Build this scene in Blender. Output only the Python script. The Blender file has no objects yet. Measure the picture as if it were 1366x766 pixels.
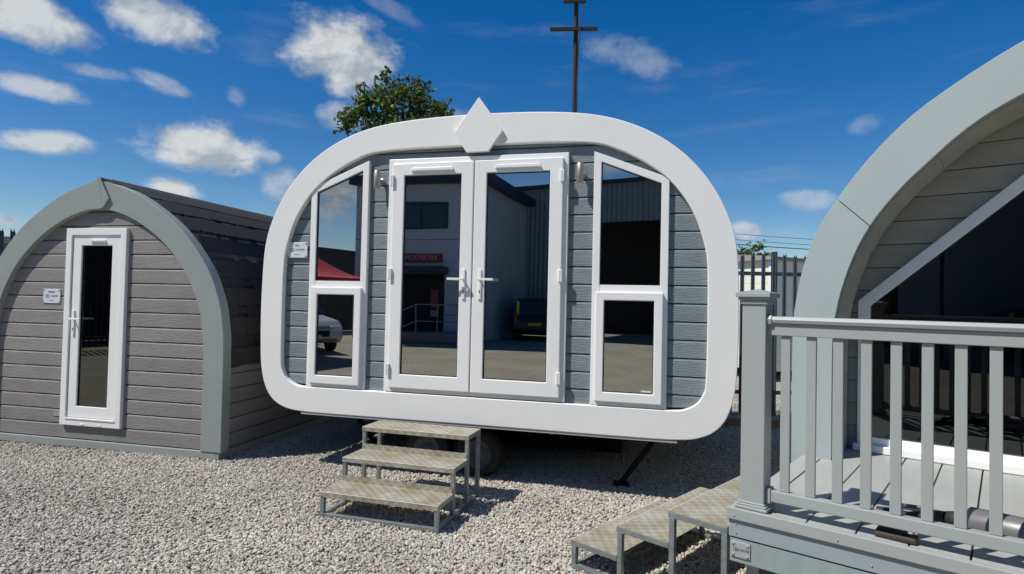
import bpy, bmesh, math, random
from mathutils import Matrix, Vector, noise
from math import sin, cos, pi, radians
random.seed(7)
S = bpy.context.scene
COL = S.collection

# ------------------------------------------------------------------ camera
PITCH, ROLL = 0.0235, 0.0223
cd = bpy.data.cameras.new('camera'); cam = bpy.data.objects.new('camera', cd); COL.objects.link(cam)
fw = Vector((0, cos(PITCH), sin(PITCH))); up0 = Vector((0, -sin(PITCH), cos(PITCH))); r0 = Vector((1, 0, 0))
rr = cos(ROLL)*r0 + sin(ROLL)*up0; uu = -sin(ROLL)*r0 + cos(ROLL)*up0
M = Matrix((rr, uu, -fw)).transposed().to_4x4(); M.translation = (0, 0, 1.6)
cam.matrix_world = M
cd.lens = 21.295; cd.sensor_width = 36; cd.sensor_fit = 'HORIZONTAL'; cd.clip_start = 0.05; cd.clip_end = 2000
S.camera = cam

# ------------------------------------------------------------------ sun and sky
SH = Vector((0.668, 0.258, -1.0)).normalized()          # the way sunlight travels
sd = bpy.data.lights.new('sun', 'SUN'); sun = bpy.data.objects.new('sun', sd); COL.objects.link(sun)
sd.energy = 5.0; sd.angle = radians(0.53); sd.color = (1.0, 0.955, 0.87)
sun.rotation_euler = SH.to_track_quat('-Z', 'Y').to_euler(); sun.location = (-20, -8, 30)
SUN_EL = math.asin(-SH.z); SUN_AZ = math.atan2(-SH.x, -SH.y)   # azimuth from +Y, towards +X

W = bpy.data.worlds.new('World'); S.world = W; W.use_nodes = True
wt = W.node_tree; wt.nodes.clear()
def wn(t, **k):
    n = wt.nodes.new(t)
    for a, b in k.items(): setattr(n, a, b)
    return n
def wmath(op, a, b=None, c=None):
    n = wn('ShaderNodeMath', operation=op)
    for i, v in enumerate((a, b, c)):
        if v is None: continue
        if isinstance(v, (int, float)): n.inputs[i].default_value = v
        else: wt.links.new(v, n.inputs[i])
    return n.outputs[0]
sky = wn('ShaderNodeTexSky', sky_type='NISHITA', sun_disc=False, sun_elevation=SUN_EL, sun_rotation=SUN_AZ)
sky.altitude = 100; sky.air_density = 1.0; sky.dust_density = 0.3; sky.ozone_density = 2.5
hs = wn('ShaderNodeHueSaturation'); hs.inputs['Hue'].default_value = .507; hs.inputs['Saturation'].default_value = 1.47; hs.inputs['Value'].default_value = 0.97
wt.links.new(sky.outputs[0], hs.inputs['Color'])
tc = wn('ShaderNodeTexCoord'); sp = wn('ShaderNodeSeparateXYZ'); wt.links.new(tc.outputs['Generated'], sp.inputs[0])
az = wmath('MULTIPLY', wmath('ARCTAN2', sp.outputs[0], sp.outputs[1]), 180/pi)
el = wmath('MULTIPLY', wmath('ARCSINE', sp.outputs[2]), 180/pi)
mp = wn('ShaderNodeMapping'); mp.inputs['Scale'].default_value = (1, 1, 1.45); wt.links.new(tc.outputs['Generated'], mp.inputs[0])
n1 = wn('ShaderNodeTexNoise'); n1.inputs['Scale'].default_value = 11; n1.inputs['Detail'].default_value = 8; n1.inputs['Roughness'].default_value = .58; n1.inputs['Distortion'].default_value = .3
wt.links.new(mp.outputs[0], n1.inputs['Vector'])
n2 = wn('ShaderNodeTexNoise'); n2.inputs['Scale'].default_value = 30; n2.inputs['Detail'].default_value = 8; n2.inputs['Roughness'].default_value = .62
wt.links.new(mp.outputs[0], n2.inputs['Vector'])
nz = wmath('ADD', wmath('MULTIPLY', wmath('SUBTRACT', n1.outputs[0], .5), 2.3), wmath('MULTIPLY', wmath('SUBTRACT', n2.outputs[0], .5), 1.25))
# single clouds: azimuth, elevation (degrees), 2x2 shape matrix, density
CLOUDS = [
(-39.3,19.3,0.2499,-0.0568,-0.0541,-0.5669,.95),(-31.27,21.6,0.2019,-0.0667,-0.0934,-0.5145,.95),
(-38.31,14.79,0.3278,-0.0548,-0.0925,-1.2370,0.75),(-37.96,10.99,0.3655,-0.0139,0.0811,-1.2233,0.85),
(-27.42,12.13,0.2023,-0.0326,-0.0440,-0.4499,1.10),(-29.52,8.72,0.5151,-0.0634,-0.0894,-1.0191,1.00),
(-15.9,21.3,0.195,-0.0843,-0.0886,-0.30,1.15),(-16.19,16.14,0.4456,0.0134,0.0778,-0.7848,0.60),
(-30.58,16.70,0.4907,-0.1578,-0.3071,-1.2716,0.45),(-35.14,16.72,0.4707,-0.0557,0.0429,-2.0369,0.35),
(10.96,22.06,0.2228,-0.0640,-0.1881,-0.6638,0.30),(-21.31,9.85,0.6212,0.0187,0.0530,-0.5947,0.50),
(26.10,9.05,0.4151,0.0041,-0.0638,-1.2293,0.45),(30.19,14.92,0.6555,0.2157,0.3190,-1.1535,0.22),
(21.05,6.66,0.6733,0.0084,-0.0264,-1.2698,0.75),(-40.01,5.10,1.1972,0.0388,0.2121,-2.0514,0.75),
(-21.99,11.90,1.0175,0.0312,0.1372,-1.3101,0.50),(-24.79,16.62,0.7625,-0.6331,-0.8501,-1.0144,0.25),
(-12.10,25.40,0.2696,-0.1647,-0.4790,-1.2673,0.22),(-6.25,16.56,0.2833,0.0076,0.0552,-1.0880,0.22),
# clouds standing over the yard behind the camera
(-135,12,.11,0,0,-.22,1.15),(-150,17.5,.10,.02,0,-.35,.9),(-163,14,.12,0,0,-.4,.75),(170,20,.10,0,0,-.25,.9),(-110,24,.08,0,0,-.2,.9),(110,18,.08,0,0,-.25,.9),(70,24,.09,0,0,-.3,.8),(-75,20,.09,0,0,-.3,.9),(140,35,.06,0,0,-.2,.8),(-60,42,.06,0,0,-.2,.7)]
mask = None
for a, e, p, q, r_, s_, dn in CLOUDS:
    da = wmath('SUBTRACT', az, a); de = wmath('SUBTRACT', el, e)
    x = wmath('MULTIPLY_ADD', da, p, wmath('MULTIPLY', de, q)); y = wmath('MULTIPLY_ADD', da, r_, wmath('MULTIPLY', de, s_))
    d2 = wmath('ADD', wmath('MULTIPLY', x, x), wmath('MULTIPLY', y, y))
    v = wmath('SUBTRACT', 1.0, wmath('SQRT', d2))                      # 1 at the centre, 0 on the rim
    v = wmath('MULTIPLY_ADD', v, 1.5, wmath('ADD', nz, .22))
    v = wmath('SMOOTH_MIN', v, 1.0, .2)
    ss = wn('ShaderNodeMapRange', interpolation_type='SMOOTHSTEP'); ss.inputs['From Min'].default_value = -.12; ss.inputs['From Max'].default_value = 1.15; ss.inputs['To Max'].default_value = dn
    wt.links.new(v, ss.inputs['Value'])
    mask = ss.outputs[0] if mask is None else wmath('MAXIMUM', mask, ss.outputs[0])
mask = wmath('MINIMUM', mask, .96)
mpo = wn('ShaderNodeMapping'); mpo.inputs['Location'].default_value = (-.02, 0, .035); mpo.inputs['Scale'].default_value = (1, 1, 1.45); wt.links.new(tc.outputs['Generated'], mpo.inputs[0])
n1b = wn('ShaderNodeTexNoise'); n1b.inputs['Scale'].default_value = 11; n1b.inputs['Detail'].default_value = 5; n1b.inputs['Roughness'].default_value = .58; n1b.inputs['Distortion'].default_value = .3; wt.links.new(mpo.outputs[0], n1b.inputs['Vector'])
lit = wmath('MULTIPLY_ADD', wmath('SUBTRACT', n1.outputs[0], n1b.outputs[0]), 2.2, .52)      # the side of a billow turned to the sun is brighter
mpc = wn('ShaderNodeMapping'); mpc.inputs['Scale'].default_value = (2.2, 2.2, 13); mpc.inputs['Rotation'].default_value = (0, .25, 0); wt.links.new(tc.outputs['Generated'], mpc.inputs[0])
nc = wn('ShaderNodeTexNoise'); nc.inputs['Scale'].default_value = 1.5; nc.inputs['Detail'].default_value = 7; nc.inputs['Roughness'].default_value = .6; wt.links.new(mpc.outputs[0], nc.inputs['Vector'])
mrc = wn('ShaderNodeMapRange', interpolation_type='SMOOTHSTEP'); mrc.inputs['From Min'].default_value = .50; mrc.inputs['From Max'].default_value = .82; mrc.inputs['To Max'].default_value = .16; wt.links.new(nc.outputs[0], mrc.inputs['Value'])
mask = wmath('MAXIMUM', mask, mrc.outputs[0])
n3 = wn('ShaderNodeTexNoise'); n3.inputs['Scale'].default_value = 14; n3.inputs['Detail'].default_value = 5; wt.links.new(mp.outputs[0], n3.inputs['Vector'])
cr = wn('ShaderNodeValToRGB'); cr.color_ramp.elements[0].position = .3; cr.color_ramp.elements[0].color = (3.7, 4.3, 4.9, 1); cr.color_ramp.elements[1].position = .68; cr.color_ramp.elements[1].color = (6.7, 6.9, 6.9, 1)
wt.links.new(lit, cr.inputs[0])
mx = wn('ShaderNodeMixRGB'); wt.links.new(mask, mx.inputs[0]); wt.links.new(hs.outputs[0], mx.inputs[1]); wt.links.new(cr.outputs[0], mx.inputs[2])
bg = wn('ShaderNodeBackground'); bg.inputs[1].default_value = 0.1; wt.links.new(mx.outputs[0], bg.inputs[0])
wo = wn('ShaderNodeOutputWorld'); wt.links.new(bg.outputs[0], wo.inputs[0])

S.view_settings.view_transform = 'Standard'; S.view_settings.look = 'None'; S.view_settings.exposure = 0.0; S.view_settings.gamma = 1
S.render.engine = 'CYCLES'
S.cycles.max_bounces = 8; S.cycles.transparent_max_bounces = 12

# ------------------------------------------------------------------ materials
def mat(name, col, rough=.5, metal=0, spec=.5, var=0, vscale=3, bump=0, bscale=60, stretch=(1, 1, 1), coords='Object', dirt=None, coat=0):
    m = bpy.data.materials.new(name); m.use_nodes = True; t = m.node_tree; b = t.nodes['Principled BSDF']
    b.inputs['Base Color'].default_value = (*col, 1); b.inputs['Roughness'].default_value = rough; b.inputs['Metallic'].default_value = metal
    b.inputs['Specular IOR Level'].default_value = spec; b.inputs['Coat Weight'].default_value = coat
    tcn = t.nodes.new('ShaderNodeTexCoord'); mpn = t.nodes.new('ShaderNodeMapping'); mpn.inputs['Scale'].default_value = stretch
    t.links.new(tcn.outputs[coords], mpn.inputs[0])
    if var:
        n = t.nodes.new('ShaderNodeTexNoise'); n.inputs['Scale'].default_value = vscale; n.inputs['Detail'].default_value = 6; n.inputs['Roughness'].default_value = .65
        t.links.new(mpn.outputs[0], n.inputs[0])
        r = t.nodes.new('ShaderNodeMapRange'); r.inputs['From Min'].default_value = .3; r.inputs['From Max'].default_value = .7; r.inputs['To Min'].default_value = 1-var; r.inputs['To Max'].default_value = 1+var
        t.links.new(n.outputs[0], r.inputs[0])
        v = t.nodes.new('ShaderNodeVectorMath'); v.operation = 'SCALE'; v.inputs[0].default_value = col; t.links.new(r.outputs[0], v.inputs['Scale'])
        t.links.new(v.outputs[0], b.inputs['Base Color'])
    if bump:
        n = t.nodes.new('ShaderNodeTexNoise'); n.inputs['Scale'].default_value = bscale; n.inputs['Detail'].default_value = 4
        t.links.new(mpn.outputs[0], n.inputs[0])
        bp = t.nodes.new('ShaderNodeBump'); bp.inputs['Strength'].default_value = 1; bp.inputs['Distance'].default_value = bump; t.links.new(n.outputs[0], bp.inputs['Height'])
        t.links.new(bp.outputs[0], b.inputs['Normal'])
    return m

def woodgrain(name, col, rough=.6, depth=.0032, var=.17, sat=1.0):
    """fibre-cement board with an embossed, wandering cedar grain; each board its own piece of the pattern"""
    m = bpy.data.materials.new(name); m.use_nodes = True; t = m.node_tree; b = t.nodes['Principled BSDF']; L = t.links.new
    b.inputs['Roughness'].default_value = rough; b.inputs['Specular IOR Level'].default_value = .35
    tcn = t.nodes.new('ShaderNodeTexCoord'); oi = t.nodes.new('ShaderNodeObjectInfo')
    sc = t.nodes.new('ShaderNodeVectorMath'); sc.operation = 'SCALE'; sc.inputs[0].default_value = (7.3, 3.1, 9.7); L(oi.outputs['Random'], sc.inputs['Scale'])
    ad = t.nodes.new('ShaderNodeVectorMath'); L(tcn.outputs['Object'], ad.inputs[0]); L(sc.outputs[0], ad.inputs[1])
    w = t.nodes.new('ShaderNodeTexNoise'); w.inputs['Scale'].default_value = 3.2; w.inputs['Detail'].default_value = 2
    mw = t.nodes.new('ShaderNodeMapping'); mw.inputs['Scale'].default_value = (1, 1, 3); L(ad.outputs[0], mw.inputs[0]); L(mw.outputs[0], w.inputs[0])
    wv = t.nodes.new('ShaderNodeTexWave'); wv.bands_direction = 'Z'; wv.inputs['Scale'].default_value = 20; wv.inputs['Distortion'].default_value = 9
    wv.inputs['Detail'].default_value = 3; wv.inputs['Detail Scale'].default_value = 1.3; wv.inputs['Detail Roughness'].default_value = .6
    m2 = t.nodes.new('ShaderNodeMapping'); m2.inputs['Scale'].default_value = (.5, .5, 1.25); L(ad.outputs[0], m2.inputs[0]); L(m2.outputs[0], wv.inputs[0])
    fn = t.nodes.new('ShaderNodeTexNoise'); fn.inputs['Scale'].default_value = 30; fn.inputs['Detail'].default_value = 7; fn.inputs['Roughness'].default_value = .7
    m3 = t.nodes.new('ShaderNodeMapping'); m3.inputs['Scale'].default_value = (.55, .55, 3.0); L(ad.outputs[0], m3.inputs[0]); L(m3.outputs[0], fn.inputs[0])
    mxn = t.nodes.new('ShaderNodeMath'); mxn.operation = 'MULTIPLY_ADD'; L(wv.outputs['Fac'], mxn.inputs[0]); mxn.inputs[1].default_value = .4; L(fn.outputs[0], mxn.inputs[2])
    bp = t.nodes.new('ShaderNodeBump'); bp.inputs['Distance'].default_value = depth; bp.inputs['Strength'].default_value = 1; L(mxn.outputs[0], bp.inputs['Height']); L(bp.outputs[0], b.inputs['Normal'])
    r = t.nodes.new('ShaderNodeMapRange'); r.inputs['From Min'].default_value = .3; r.inputs['From Max'].default_value = 1.1; r.inputs['To Min'].default_value = 1-var; r.inputs['To Max'].default_value = 1+var
    L(mxn.outputs[0], r.inputs[0])
    r2 = t.nodes.new('ShaderNodeMapRange'); r2.inputs['To Min'].default_value = .93; r2.inputs['To Max'].default_value = 1.07; L(oi.outputs['Random'], r2.inputs[0])
    r3 = t.nodes.new('ShaderNodeMapRange'); r3.inputs['From Min'].default_value = .3; r3.inputs['From Max'].default_value = .7; r3.inputs['To Min'].default_value = .92; r3.inputs['To Max'].default_value = 1.08; L(w.outputs[0], r3.inputs[0])
    mm = t.nodes.new('ShaderNodeMath'); mm.operation = 'MULTIPLY'; L(r.outputs[0], mm.inputs[0]); L(r2.outputs[0], mm.inputs[1])
    m4 = t.nodes.new('ShaderNodeMath'); m4.operation = 'MULTIPLY'; L(mm.outputs[0], m4.inputs[0]); L(r3.outputs[0], m4.inputs[1])
    v = t.nodes.new('ShaderNodeVectorMath'); v.operation = 'SCALE'; v.inputs[0].default_value = col; L(m4.outputs[0], v.inputs['Scale']); L(v.outputs[0], b.inputs['Base Color'])
    return m

def glass(name, refl, tint):
    m = bpy.data.materials.new(name); m.use_nodes = True; t = m.node_tree; t.nodes.remove(t.nodes['Principled BSDF'])
    tr = t.nodes.new('ShaderNodeBsdfTransparent'); tr.inputs[0].default_value = (*tint, 1)
    gl = t.nodes.new('ShaderNodeBsdfGlossy'); gl.inputs['Roughness'].default_value = 0.0; gl.inputs['Color'].default_value = (.97, .99, 1, 1)
    lw = t.nodes.new('ShaderNodeLayerWeight'); lw.inputs[0].default_value = .5
    mr = t.nodes.new('ShaderNodeMapRange'); mr.inputs['To Min'].default_value = refl; mr.inputs['To Max'].default_value = 1.0
    pw = t.nodes.new('ShaderNodeMath'); pw.operation = 'POWER'; pw.inputs[1].default_value = 5; t.links.new(lw.outputs['Facing'], pw.inputs[0]); t.links.new(pw.outputs[0], mr.inputs[0])
    # float glass is never quite flat: a faint long-wave ripple
    tcn = t.nodes.new('ShaderNodeTexCoord'); n = t.nodes.new('ShaderNodeTexNoise'); n.inputs['Scale'].default_value = 1.6; n.inputs['Detail'].default_value = 1; t.links.new(tcn.outputs['Object'], n.inputs[0])
    bp = t.nodes.new('ShaderNodeBump'); bp.inputs['Distance'].default_value = .002; bp.inputs['Strength'].default_value = .2; t.links.new(n.outputs[0], bp.inputs['Height']); t.links.new(bp.outputs[0], gl.inputs['Normal'])
    mxs = t.nodes.new('ShaderNodeMixShader'); t.links.new(mr.outputs[0], mxs.inputs[0]); t.links.new(tr.outputs[0], mxs.inputs[1]); t.links.new(gl.outputs[0], mxs.inputs[2])
    t.links.new(mxs.outputs[0], t.nodes['Material Output'].inputs[0])
    return m

MW = mat('white_fascia', (.80, .80, .77), .42, var=.035, vscale=1.6, bump=.0006, bscale=25)
MU = mat('white_upvc', (.82, .82, .80), .28, spec=.5, var=.015, vscale=5)
MSB = woodgrain('blue_grey_board', (.190, .228, .243))
MSG = woodgrain('taupe_board', (.245, .232, .222))
MSC = woodgrain('cream_board', (.35, .345, .30), depth=.0012, var=.07)
MGB = mat('grey_blue_fascia', (.285, .315, .30), .5, var=.05, vscale=4, bump=.0006, bscale=25)
MPB = mat('pale_grey_fascia', (.348, .40, .40), .5, var=.03, vscale=2, bump=.0005, bscale=20)
MRAIL = mat('grey_rail', (.318, .343, .336), .42, var=.02, vscale=6)
MDECK = mat('deck_board', (.36, .375, .355), .55, var=.07, vscale=5, bump=.0012, bscale=40, stretch=(6, .6, 1))
MFB = mat('blue_grey_trim', (.27, .315, .34), .45, var=.05, vscale=4)
MFG = mat('green_grey_trim', (.25, .31, .31), .4, var=.08, vscale=3, stretch=(6, 1, 1))
MDARK = mat('dark_lining', (.028, .028, .03), .8)
MBLK = mat('black_rubber', (.018, .018, .02), .7, bump=.002, bscale=80)
MCHAS = mat('black_chassis', (.012, .012, .012), .8, spec=.2)
MGALV = mat('galvanised_steel', (.33, .36, .36), .5, metal=.75, var=.2, vscale=18)
MSTEEL = mat('brushed_steel', (.36, .33, .29), .45, metal=.6, var=.06, vscale=40, stretch=(1, 1, .1))
MKEY = mat('keyhole', (.05, .045, .04), .5)
MSHIN = mat('felt_shingle', (.044, .043, .045), .9, spec=.3, var=.25, vscale=90, bump=.002, bscale=180)
MFELT = mat('roof_membrane', (.05, .05, .055), .85)
MFL = mat('flashing', (.42, .39, .39), .5)
MPLS = mat('plaque_steel', (.40, .42, .42), .45, metal=.3, var=.08, vscale=30)
MPLQ = mat('plaque_white', (.66, .69, .72), .22, var=.03, vscale=9)
MNAVY = mat('print_navy', (.05, .045, .12), .5)
MINK = mat('print_grey', (.16, .2, .2), .5)
MRED = mat('red_paint', (.38, .02, .03), .45)
MGL = glass('reflective_glass', .44, (.10, .11, .11))
MGL2 = glass('tinted_glass', .13, (.12, .12, .12))
MGL3 = glass('clear_glass', .07, (.30, .32, .32))
MTIM = mat('timber', (.24, .15, .085), .8, var=.3, vscale=8, bump=.003, bscale=30)
MPOLE = mat('creosote_pole', (.022, .015, .013), .8, var=.3, vscale=9, bump=.003, bscale=20)
MPAL = mat('palisade_steel', (.075, .09, .11), .5, metal=.3, var=.15, vscale=10)
MLINE = mat('cable', (.02, .02, .025), .6)
MTAR = mat('asphalt', (.05, .05, .05), .85, bump=.004, bscale=200)

# checker plate: raised bars in alternating pairs
def checker_plate():
    m = bpy.data.materials.new('checker_plate'); m.use_nodes = True; t = m.node_tree; b = t.nodes['Principled BSDF']; L = t.links.new
    tcn = t.nodes.new('ShaderNodeTexCoord')
    def mth(op, a, bb=None):
        n = t.nodes.new('ShaderNodeMath'); n.operation = op
        for i, v in enumerate((a, bb)):
            if v is None: continue
            if isinstance(v, (int, float)): n.inputs[i].default_value = v
            else: L(v, n.inputs[i])
        return n.outputs[0]
    s = t.nodes.new('ShaderNodeSeparateXYZ'); L(tcn.outputs['Object'], s.inputs[0])
    X, Y, Z = s.outputs; P = .037
    yy = mth('ADD', Y, Z)
    a = mth('DIVIDE', X, P); c = mth('DIVIDE', yy, P)
    ck = mth('MODULO', mth('ADD', mth('ADD', mth('FLOOR', a), mth('FLOOR', c)), 100), 2)
    fa = mth('SUBTRACT', mth('FRACT', mth('ADD', a, 50)), .5); fc = mth('SUBTRACT', mth('FRACT', mth('ADD', c, 50)), .5)
    d1 = mth('ABSOLUTE', mth('SUBTRACT', fa, fc)); d2 = mth('ABSOLUTE', mth('ADD', fa, fc))
    def bars(d, along):                       # three parallel bars in a cell
        p = mth('ABSOLUTE', mth('SUBTRACT', mth('FRACT', mth('MULTIPLY', d, 2.4)), .5))
        bar = mth('LESS_THAN', p, .24)
        return mth('MULTIPLY', bar, mth('LESS_THAN', along, .62))
    b1 = bars(d1, d2); b2 = bars(d2, d1)
    h = mth('ADD', mth('MULTIPLY', b1, ck), mth('MULTIPLY', b2, mth('SUBTRACT', 1, ck)))
    bp = t.nodes.new('ShaderNodeBump'); bp.inputs['Distance'].default_value = .0018; bp.inputs['Strength'].default_value = .9; L(h, bp.inputs['Height']); L(bp.outputs[0], b.inputs['Normal'])
    n = t.nodes.new('ShaderNodeTexNoise'); n.inputs['Scale'].default_value = 7; n.inputs['Detail'].default_value = 6; L(tcn.outputs['Object'], n.inputs[0])
    cr = t.nodes.new('ShaderNodeValToRGB'); e = cr.color_ramp.elements; e[0].position = .35; e[0].color = (.36, .325, .225, 1); e[1].position = .68; e[1].color = (.50, .485, .43, 1)
    L(n.outputs[0], cr.inputs[0])
    mk = t.nodes.new('ShaderNodeMixRGB'); mk.blend_type = 'MULTIPLY'; mk.inputs[2].default_value = (.80, .775, .71, 1); L(cr.outputs[0], mk.inputs[1]); L(ck, mk.inputs[0])
    L(mk.outputs[0], b.inputs['Base Color']); b.inputs['Metallic'].default_value = .3; b.inputs['Roughness'].default_value = .5
    return m
MCHK = checker_plate()
MWORNHL = mat('worn_highlight_metal', (.80, .78, .74), .35, metal=.2)  # pale colour carries the painted highlight of the worn tread lips

# ------------------------------------------------------------------ mesh helpers
class MB:
    def __init__(s): s.v = []; s.f = []; s.sm = []
    def add(s, vs, fs, smooth=False):
        o = len(s.v); s.v += [tuple(p) for p in vs]; s.f += [tuple(i+o for i in f) for f in fs]; s.sm += [smooth]*len(fs); return s
    def box(s, x0, y0, z0, x1, y1, z1, rot=None, org=None):
        vs = [(x, y, z) for z in (z0, z1) for y in (y0, y1) for x in (x0, x1)]
        if rot is not None:
            org = Vector(org or (0, 0, 0)); vs = [rot @ (Vector(p)-org) + org for p in vs]
        return s.add(vs, [(0, 2, 3, 1), (4, 5, 7, 6), (0, 1, 5, 4), (1, 3, 7, 5), (3, 2, 6, 7), (2, 0, 4, 6)])
    def prism(s, poly, y0, y1, ax='xz', inset=0, smooth=False):
        """polygon in the xz plane given counter-clockwise seen from -y, front at y0, back at y1"""
        n = len(poly)
        A = sum(poly[i][0]*poly[(i+1) % n][1]-poly[(i+1) % n][0]*poly[i][1] for i in range(n))
        if A < 0: poly = poly[::-1]
        P = (lambda a, b, c: (a, b, c)) if ax == 'xz' else ((lambda a, b, c: (a, c, b)) if ax == 'xy' else (lambda a, b, c: (b, a, c)))
        fr = [P(a, y0, c) for a, c in poly]; bk = [P(a, y1, c) for a, c in poly]
        s.add(fr+bk, [tuple(range(n)), tuple(range(2*n-1, n-1, -1))] + [((i+1) % n, i, i+n, (i+1) % n+n) for i in range(n)], smooth)
        return s
    def ring(s, outer, inner, y0, y1, closed=True):
        n = len(outer); vs = [(a, y0, c) for a, c in outer]+[(a, y0, c) for a, c in inner]+[(a, y1, c) for a, c in outer]+[(a, y1, c) for a, c in inner]
        fs = []
        for i in range(n if closed else n-1):
            j = (i+1) % n
            fs += [(i, j, n+j, n+i), (2*n+j, 2*n+i, 3*n+i, 3*n+j), (j, i, 2*n+i, 2*n+j), (n+i, n+j, 3*n+j, 3*n+i)]
        if not closed:
            for i in (0, n-1): fs.append((i, n+i, 3*n+i, 2*n+i))
        return s.add(vs, fs)
    def tube(s, pts, r, seg=8, smooth=True, cap=True):
        pts = [Vector(p) for p in pts]; n = len(pts); rs = r if isinstance(r, (list, tuple)) else [r]*n; vs = []
        prev = None
        for i, p in enumerate(pts):
            d = (pts[min(i+1, n-1)]-pts[max(i-1, 0)]).normalized()
            if prev is None: a = d.orthogonal().normalized()
            else: a = (prev-d*prev.dot(d)).normalized()
            prev = a; b = d.cross(a)
            for k in range(seg):
                t = 2*pi*k/seg; vs.append(p+(a*cos(t)+b*sin(t))*rs[i])
        fs = [(i*seg+k, i*seg+(k+1) % seg, (i+1)*seg+(k+1) % seg, (i+1)*seg+k) for i in range(n-1) for k in range(seg)]
        s.add(vs, fs, smooth)
        if cap: s.add(vs[:seg], [tuple(range(seg-1, -1, -1))]); s.add(vs[-seg:], [tuple(range(seg))])
        return s
    def lathe(s, prof, axis='y', seg=24, org=(0, 0, 0)):
        """prof: (distance along axis, radius)"""
        vs = []
        for h, r in prof:
            for k in range(seg):
                t = 2*pi*k/seg; a, b = r*cos(t), r*sin(t)
                p = {'y': (a, h, b), 'x': (h, a, b), 'z': (a, b, h)}[axis]; vs.append((p[0]+org[0], p[1]+org[1], p[2]+org[2]))
        fs = [(i*seg+k, i*seg+(k+1) % seg, (i+1)*seg+(k+1) % seg, (i+1)*seg+k) for i in range(len(prof)-1) for k in range(seg)]
        return s.add(vs, fs, True)
    def mesh(s, name, m):
        me = bpy.data.meshes.new(name); me.from_pydata(s.v, [], s.f)
        me.polygons.foreach_set('use_smooth', s.sm)
        b = bmesh.new(); b.from_mesh(me); bmesh.ops.recalc_face_normals(b, faces=b.faces); b.to_mesh(me); b.free()
        if m: me.materials.append(m)
        return me
    def build(s, name, m, parent=None, bevel=0, loc=None, rot=None, angle=35, seg=2):
        o = bpy.data.objects.new(name, s.mesh(name, m)); COL.objects.link(o); o.parent = parent
        if loc: o.location = loc
        if rot: o.rotation_euler = rot
        if bevel:
            md = o.modifiers.new('bevel', 'BEVEL'); md.width = bevel; md.segments = seg; md.limit_method = 'ANGLE'; md.angle_limit = radians(angle); md.harden_normals = False
        return o
def tag(o, label=None, cat=None, group=None, kind=None):
    for k, v in (('label', label), ('category', cat), ('group', group), ('kind', kind)):
        if v: o[k] = v
    return o
def empty(name, loc=(0, 0, 0), rz=0):
    o = bpy.data.objects.new(name, None); COL.objects.link(o); o.location = loc; o.rotation_euler = (0, 0, rz); o.empty_display_size = .2; return o
def copy_tree(o, parent=None):
    c = o.copy(); COL.objects.link(c); c.parent = parent
    for ch in list(o.children): copy_tree(ch, c)
    return c
def link_mesh(name, me, parent, loc=(0, 0, 0), rot=(0, 0, 0), scale=(1, 1, 1)):
    o = bpy.data.objects.new(name, me); COL.objects.link(o); o.parent = parent; o.location = loc; o.rotation_euler = rot; o.scale = scale; return o
def clip(poly, a, b, c):
    """keep the part of the polygon where a*x + b*z <= c"""
    out = []; n = len(poly)
    for i in range(n):
        p, q = poly[i], poly[(i+1) % n]; dp = a*p[0]+b*p[1]-c; dq = a*q[0]+b*q[1]-c
        if dp <= 0: out.append(p)
        if (dp < 0 < dq) or (dq < 0 < dp):
            t = dp/(dp-dq); out.append((p[0]+t*(q[0]-p[0]), p[1]+t*(q[1]-p[1])))
    return out
def area(poly): return abs(sum(poly[i][0]*poly[(i+1) % len(poly)][1]-poly[(i+1) % len(poly)][0]*poly[i][1] for i in range(len(poly))))/2 if len(poly) > 2 else 0
def text(name, s, size, m, parent, loc, rot=(pi/2, 0, 0), ext=.0006, sx=1.0, align='CENTER', space=1.0):
    c = bpy.data.curves.new(name, 'FONT'); c.body = s; c.size = size; c.extrude = ext; c.align_x = align; c.align_y = 'CENTER'; c.space_character = space
    tmp = bpy.data.objects.new(name+'_c', c); COL.objects.link(tmp)
    dg = bpy.context.evaluated_depsgraph_get(); dg.update(); me = bpy.data.meshes.new_from_object(tmp.evaluated_get(dg)); bpy.data.objects.remove(tmp)
    me.materials.clear(); me.materials.append(m)
    o = bpy.data.objects.new(name, me); COL.objects.link(o); o.parent = parent; o.location = loc; o.rotation_euler = rot; o.scale = (sx, 1, 1); return o
def interp(tab, z):
    tab = sorted(tab)
    if z <= tab[0][0]: return tab[0][1]
    for (a, b), (c, d) in zip(tab, tab[1:]):
        if z <= c: return b+(d-b)*(z-a)/(c-a)
    return tab[-1][1]
def smooth_poly(pts, n=6):
    """Catmull-Rom through the points (open)"""
    out = []; P = [pts[0]]+list(pts)+[pts[-1]]
    for i in range(1, len(P)-2):
        for k in range(n):
            t = k/n; a, b, c, d = P[i-1], P[i], P[i+1], P[i+2]
            out.append(tuple(.5*((2*b[j])+(-a[j]+c[j])*t+(2*a[j]-5*b[j]+4*c[j]-d[j])*t*t+(-a[j]+3*b[j]-3*c[j]+d[j])*t**3) for j in (0, 1)))
    out.append(pts[-1]); return out

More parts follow.
